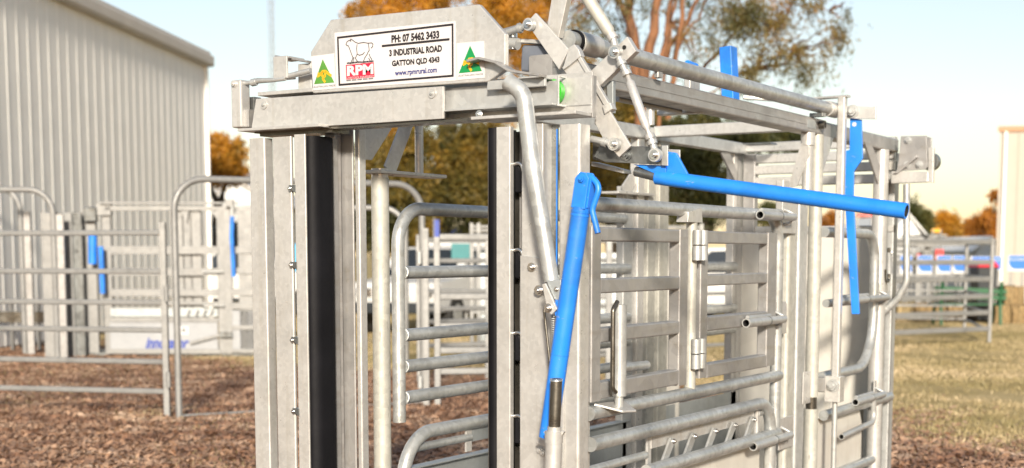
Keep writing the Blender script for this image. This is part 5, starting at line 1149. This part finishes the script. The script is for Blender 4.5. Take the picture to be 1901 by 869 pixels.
# left: small tree past the shed corner
v = 40.0
dark(400, v, [C_(400, 262, v, 26, 24, .9), C_(425, 285, v, 26, 28, .8), C_(395, 300, v, 22, 28, .8), C_(440, 262, v, 12, 10, .15), C_(432, 310, v, 18, 14, .2)], 'golden and green tree between the shed corner and the crush', 'leaf_gold', 260, .15, .2)
# right distance
v = 60.0
dark(1690, v, [C_(1692, 395, v, 34, 30, 1.5), C_(1670, 410, v, 24, 24, 1.0), C_(1712, 410, v, 18, 20, .7)], 'round green tree behind the white marquee', 'leaf_olive', 230, .2, .3)
v = 66.0
dark(1756, v, [C_(1757, 405, v, 20, 16, .6), C_(1750, 430, v, 18, 14, .5), C_(1770, 420, v, 14, 18, .4)], 'thin orange tree between marquee and cream building', 'leaf_gold', 200, .12, .3)
v = 70.0
dark(1825, v, [C_(1825, 418, v, 34, 26, 1.6), C_(1800, 428, v, 20, 18, .8), C_(1848, 405, v, 18, 26, .8), C_(1852, 360, v, 8, 18, .15)], 'glowing orange tree left of the cream building', 'leaf_amber', 200, .2, .34)
v = 64.0
dark(1425, v, [C_(1428, 385, v, 18, 14, .9), C_(1414, 392, v, 12, 10, .5)], 'small dark tree between the rear posts of the crush', 'leaf_olive', 200, .12, .3)
v = 62.0
dark(1540, v, [C_(1536, 405, v, 14, 10, .6), C_(1548, 402, v, 10, 10, .4)], 'small orange tree beyond the rear gate, left of the hanging lever', 'leaf_amber', 200, .12, .3)
dark(1612, 63, [C_(1610, 397, 63, 16, 8, .6), C_(1625, 404, 63, 10, 10, .4)], 'small orange tree beyond the rear gate, right of the hanging lever', 'leaf_amber', 200, .12, .3)

# ---------------------------------------------------------------- mulch and grass
def edge(u, v): return v+.95*u-16.0
def scatter_ground():
    rng = np.random.default_rng(5)
    # bark mulch: curled chips in the bed round the crush, kept off the floor of the crush
    N = 340000; v = 7.0+15.5*rng.uniform(0, 1, N)**.8; u = rng.uniform(-.56, .56, N)*v
    wob = 1.3*np.sin(u*.9+4.2)+.8*np.sin(v*1.1+u*.5)+.45*np.sin(u*3.1-v*2.0)
    k = (edge(u, v)+wob+rng.normal(0, .7, N) < .6)
    u, v = u[k], v[k]; n = len(u)
    P = np.stack([u, v, rng.uniform(.002, .03, n)], 1); a = rng.uniform(0, 2*np.pi, n); tl = rng.normal(0, .28, n)
    d = np.stack([np.cos(a), np.sin(a), tl], 1); s = np.stack([-np.sin(a), np.cos(a), rng.normal(0, .35, n)], 1)
    L = .018+.062*rng.uniform(0, 1, (n, 1))**2.2; W = rng.uniform(.004, .013, (n, 1)); c = np.array([0, 0, 1.])*L*.16
    V = np.stack([P-d*L*.5-s*W, P-d*L*.5+s*W, P+s*W*1.1+c, P-s*W*1.1+c, P+d*L*.5-s*W*.6, P+d*L*.5+s*W*.6], 1).reshape(-1, 3)
    V[:, 2] = np.maximum(V[:, 2], .003); i = np.arange(n)*6
    Fs = np.concatenate([np.stack([i, i+1, i+2, i+3], 1), np.stack([i+3, i+2, i+5, i+4], 1)])
    bulk('bark_mulch', V, Fs, 'chip', None, cw(0, 14, 0), 'stuff')
    # dry lawn
    N = 300000; v = 10.0+25*rng.uniform(0, 1, N)**1.15; u = rng.uniform(-.54, .54, N)*v
    wob = 1.3*np.sin(u*.9+4.2)+.8*np.sin(v*1.1+u*.5)+.45*np.sin(u*3.1-v*2.0)
    k = (edge(u, v)+wob+rng.normal(0, .9, N) > .2) & (np.sin(u*1.7+v*.6)+np.sin(v*1.3-u*.8+2)+.8*np.sin(u*4.1+v*2.7)+rng.normal(0, .9, N) > -.9); u, v = u[k], v[k]
    # tufts creeping into the mulch under the left panel
    def tuft(px, py, n, r): g = gu(px, py); return g.x+rng.normal(0, r, n), g.y+rng.normal(0, r*1.6, n)
    for px, py, n, r in ((290, 770, 900, .22), (420, 785, 500, .3), (60, 745, 700, .35), (360, 672, 3000, .9), (200, 690, 2500, 1.2), (1720, 802, 500, .18), (400, 860, 500, .3), (30, 690, 1500, .9)):
        x, y = tuft(px, py, n, r); u = np.concatenate([u, x]); v = np.concatenate([v, y])
    n = len(u); P = np.stack([u, v, np.zeros(n)], 1); d = rng.normal(0, .55, (n, 3)); d[:, 2] = 1; d /= np.linalg.norm(d, axis=1, keepdims=True)
    a = rng.uniform(0, 2*np.pi, n); s = np.stack([np.cos(a), np.sin(a), np.zeros(n)], 1); H = rng.uniform(.012, .05, (n, 1)); W = rng.uniform(.004, .010, (n, 1))
    V = np.stack([P-s*W, P+s*W, P+d*H], 1).reshape(-1, 3); bulk('dry_grass', V, np.arange(n*3).reshape(-1, 3), 'grass_blade', None, cw(0, 22, 0), 'stuff')
scatter_ground()
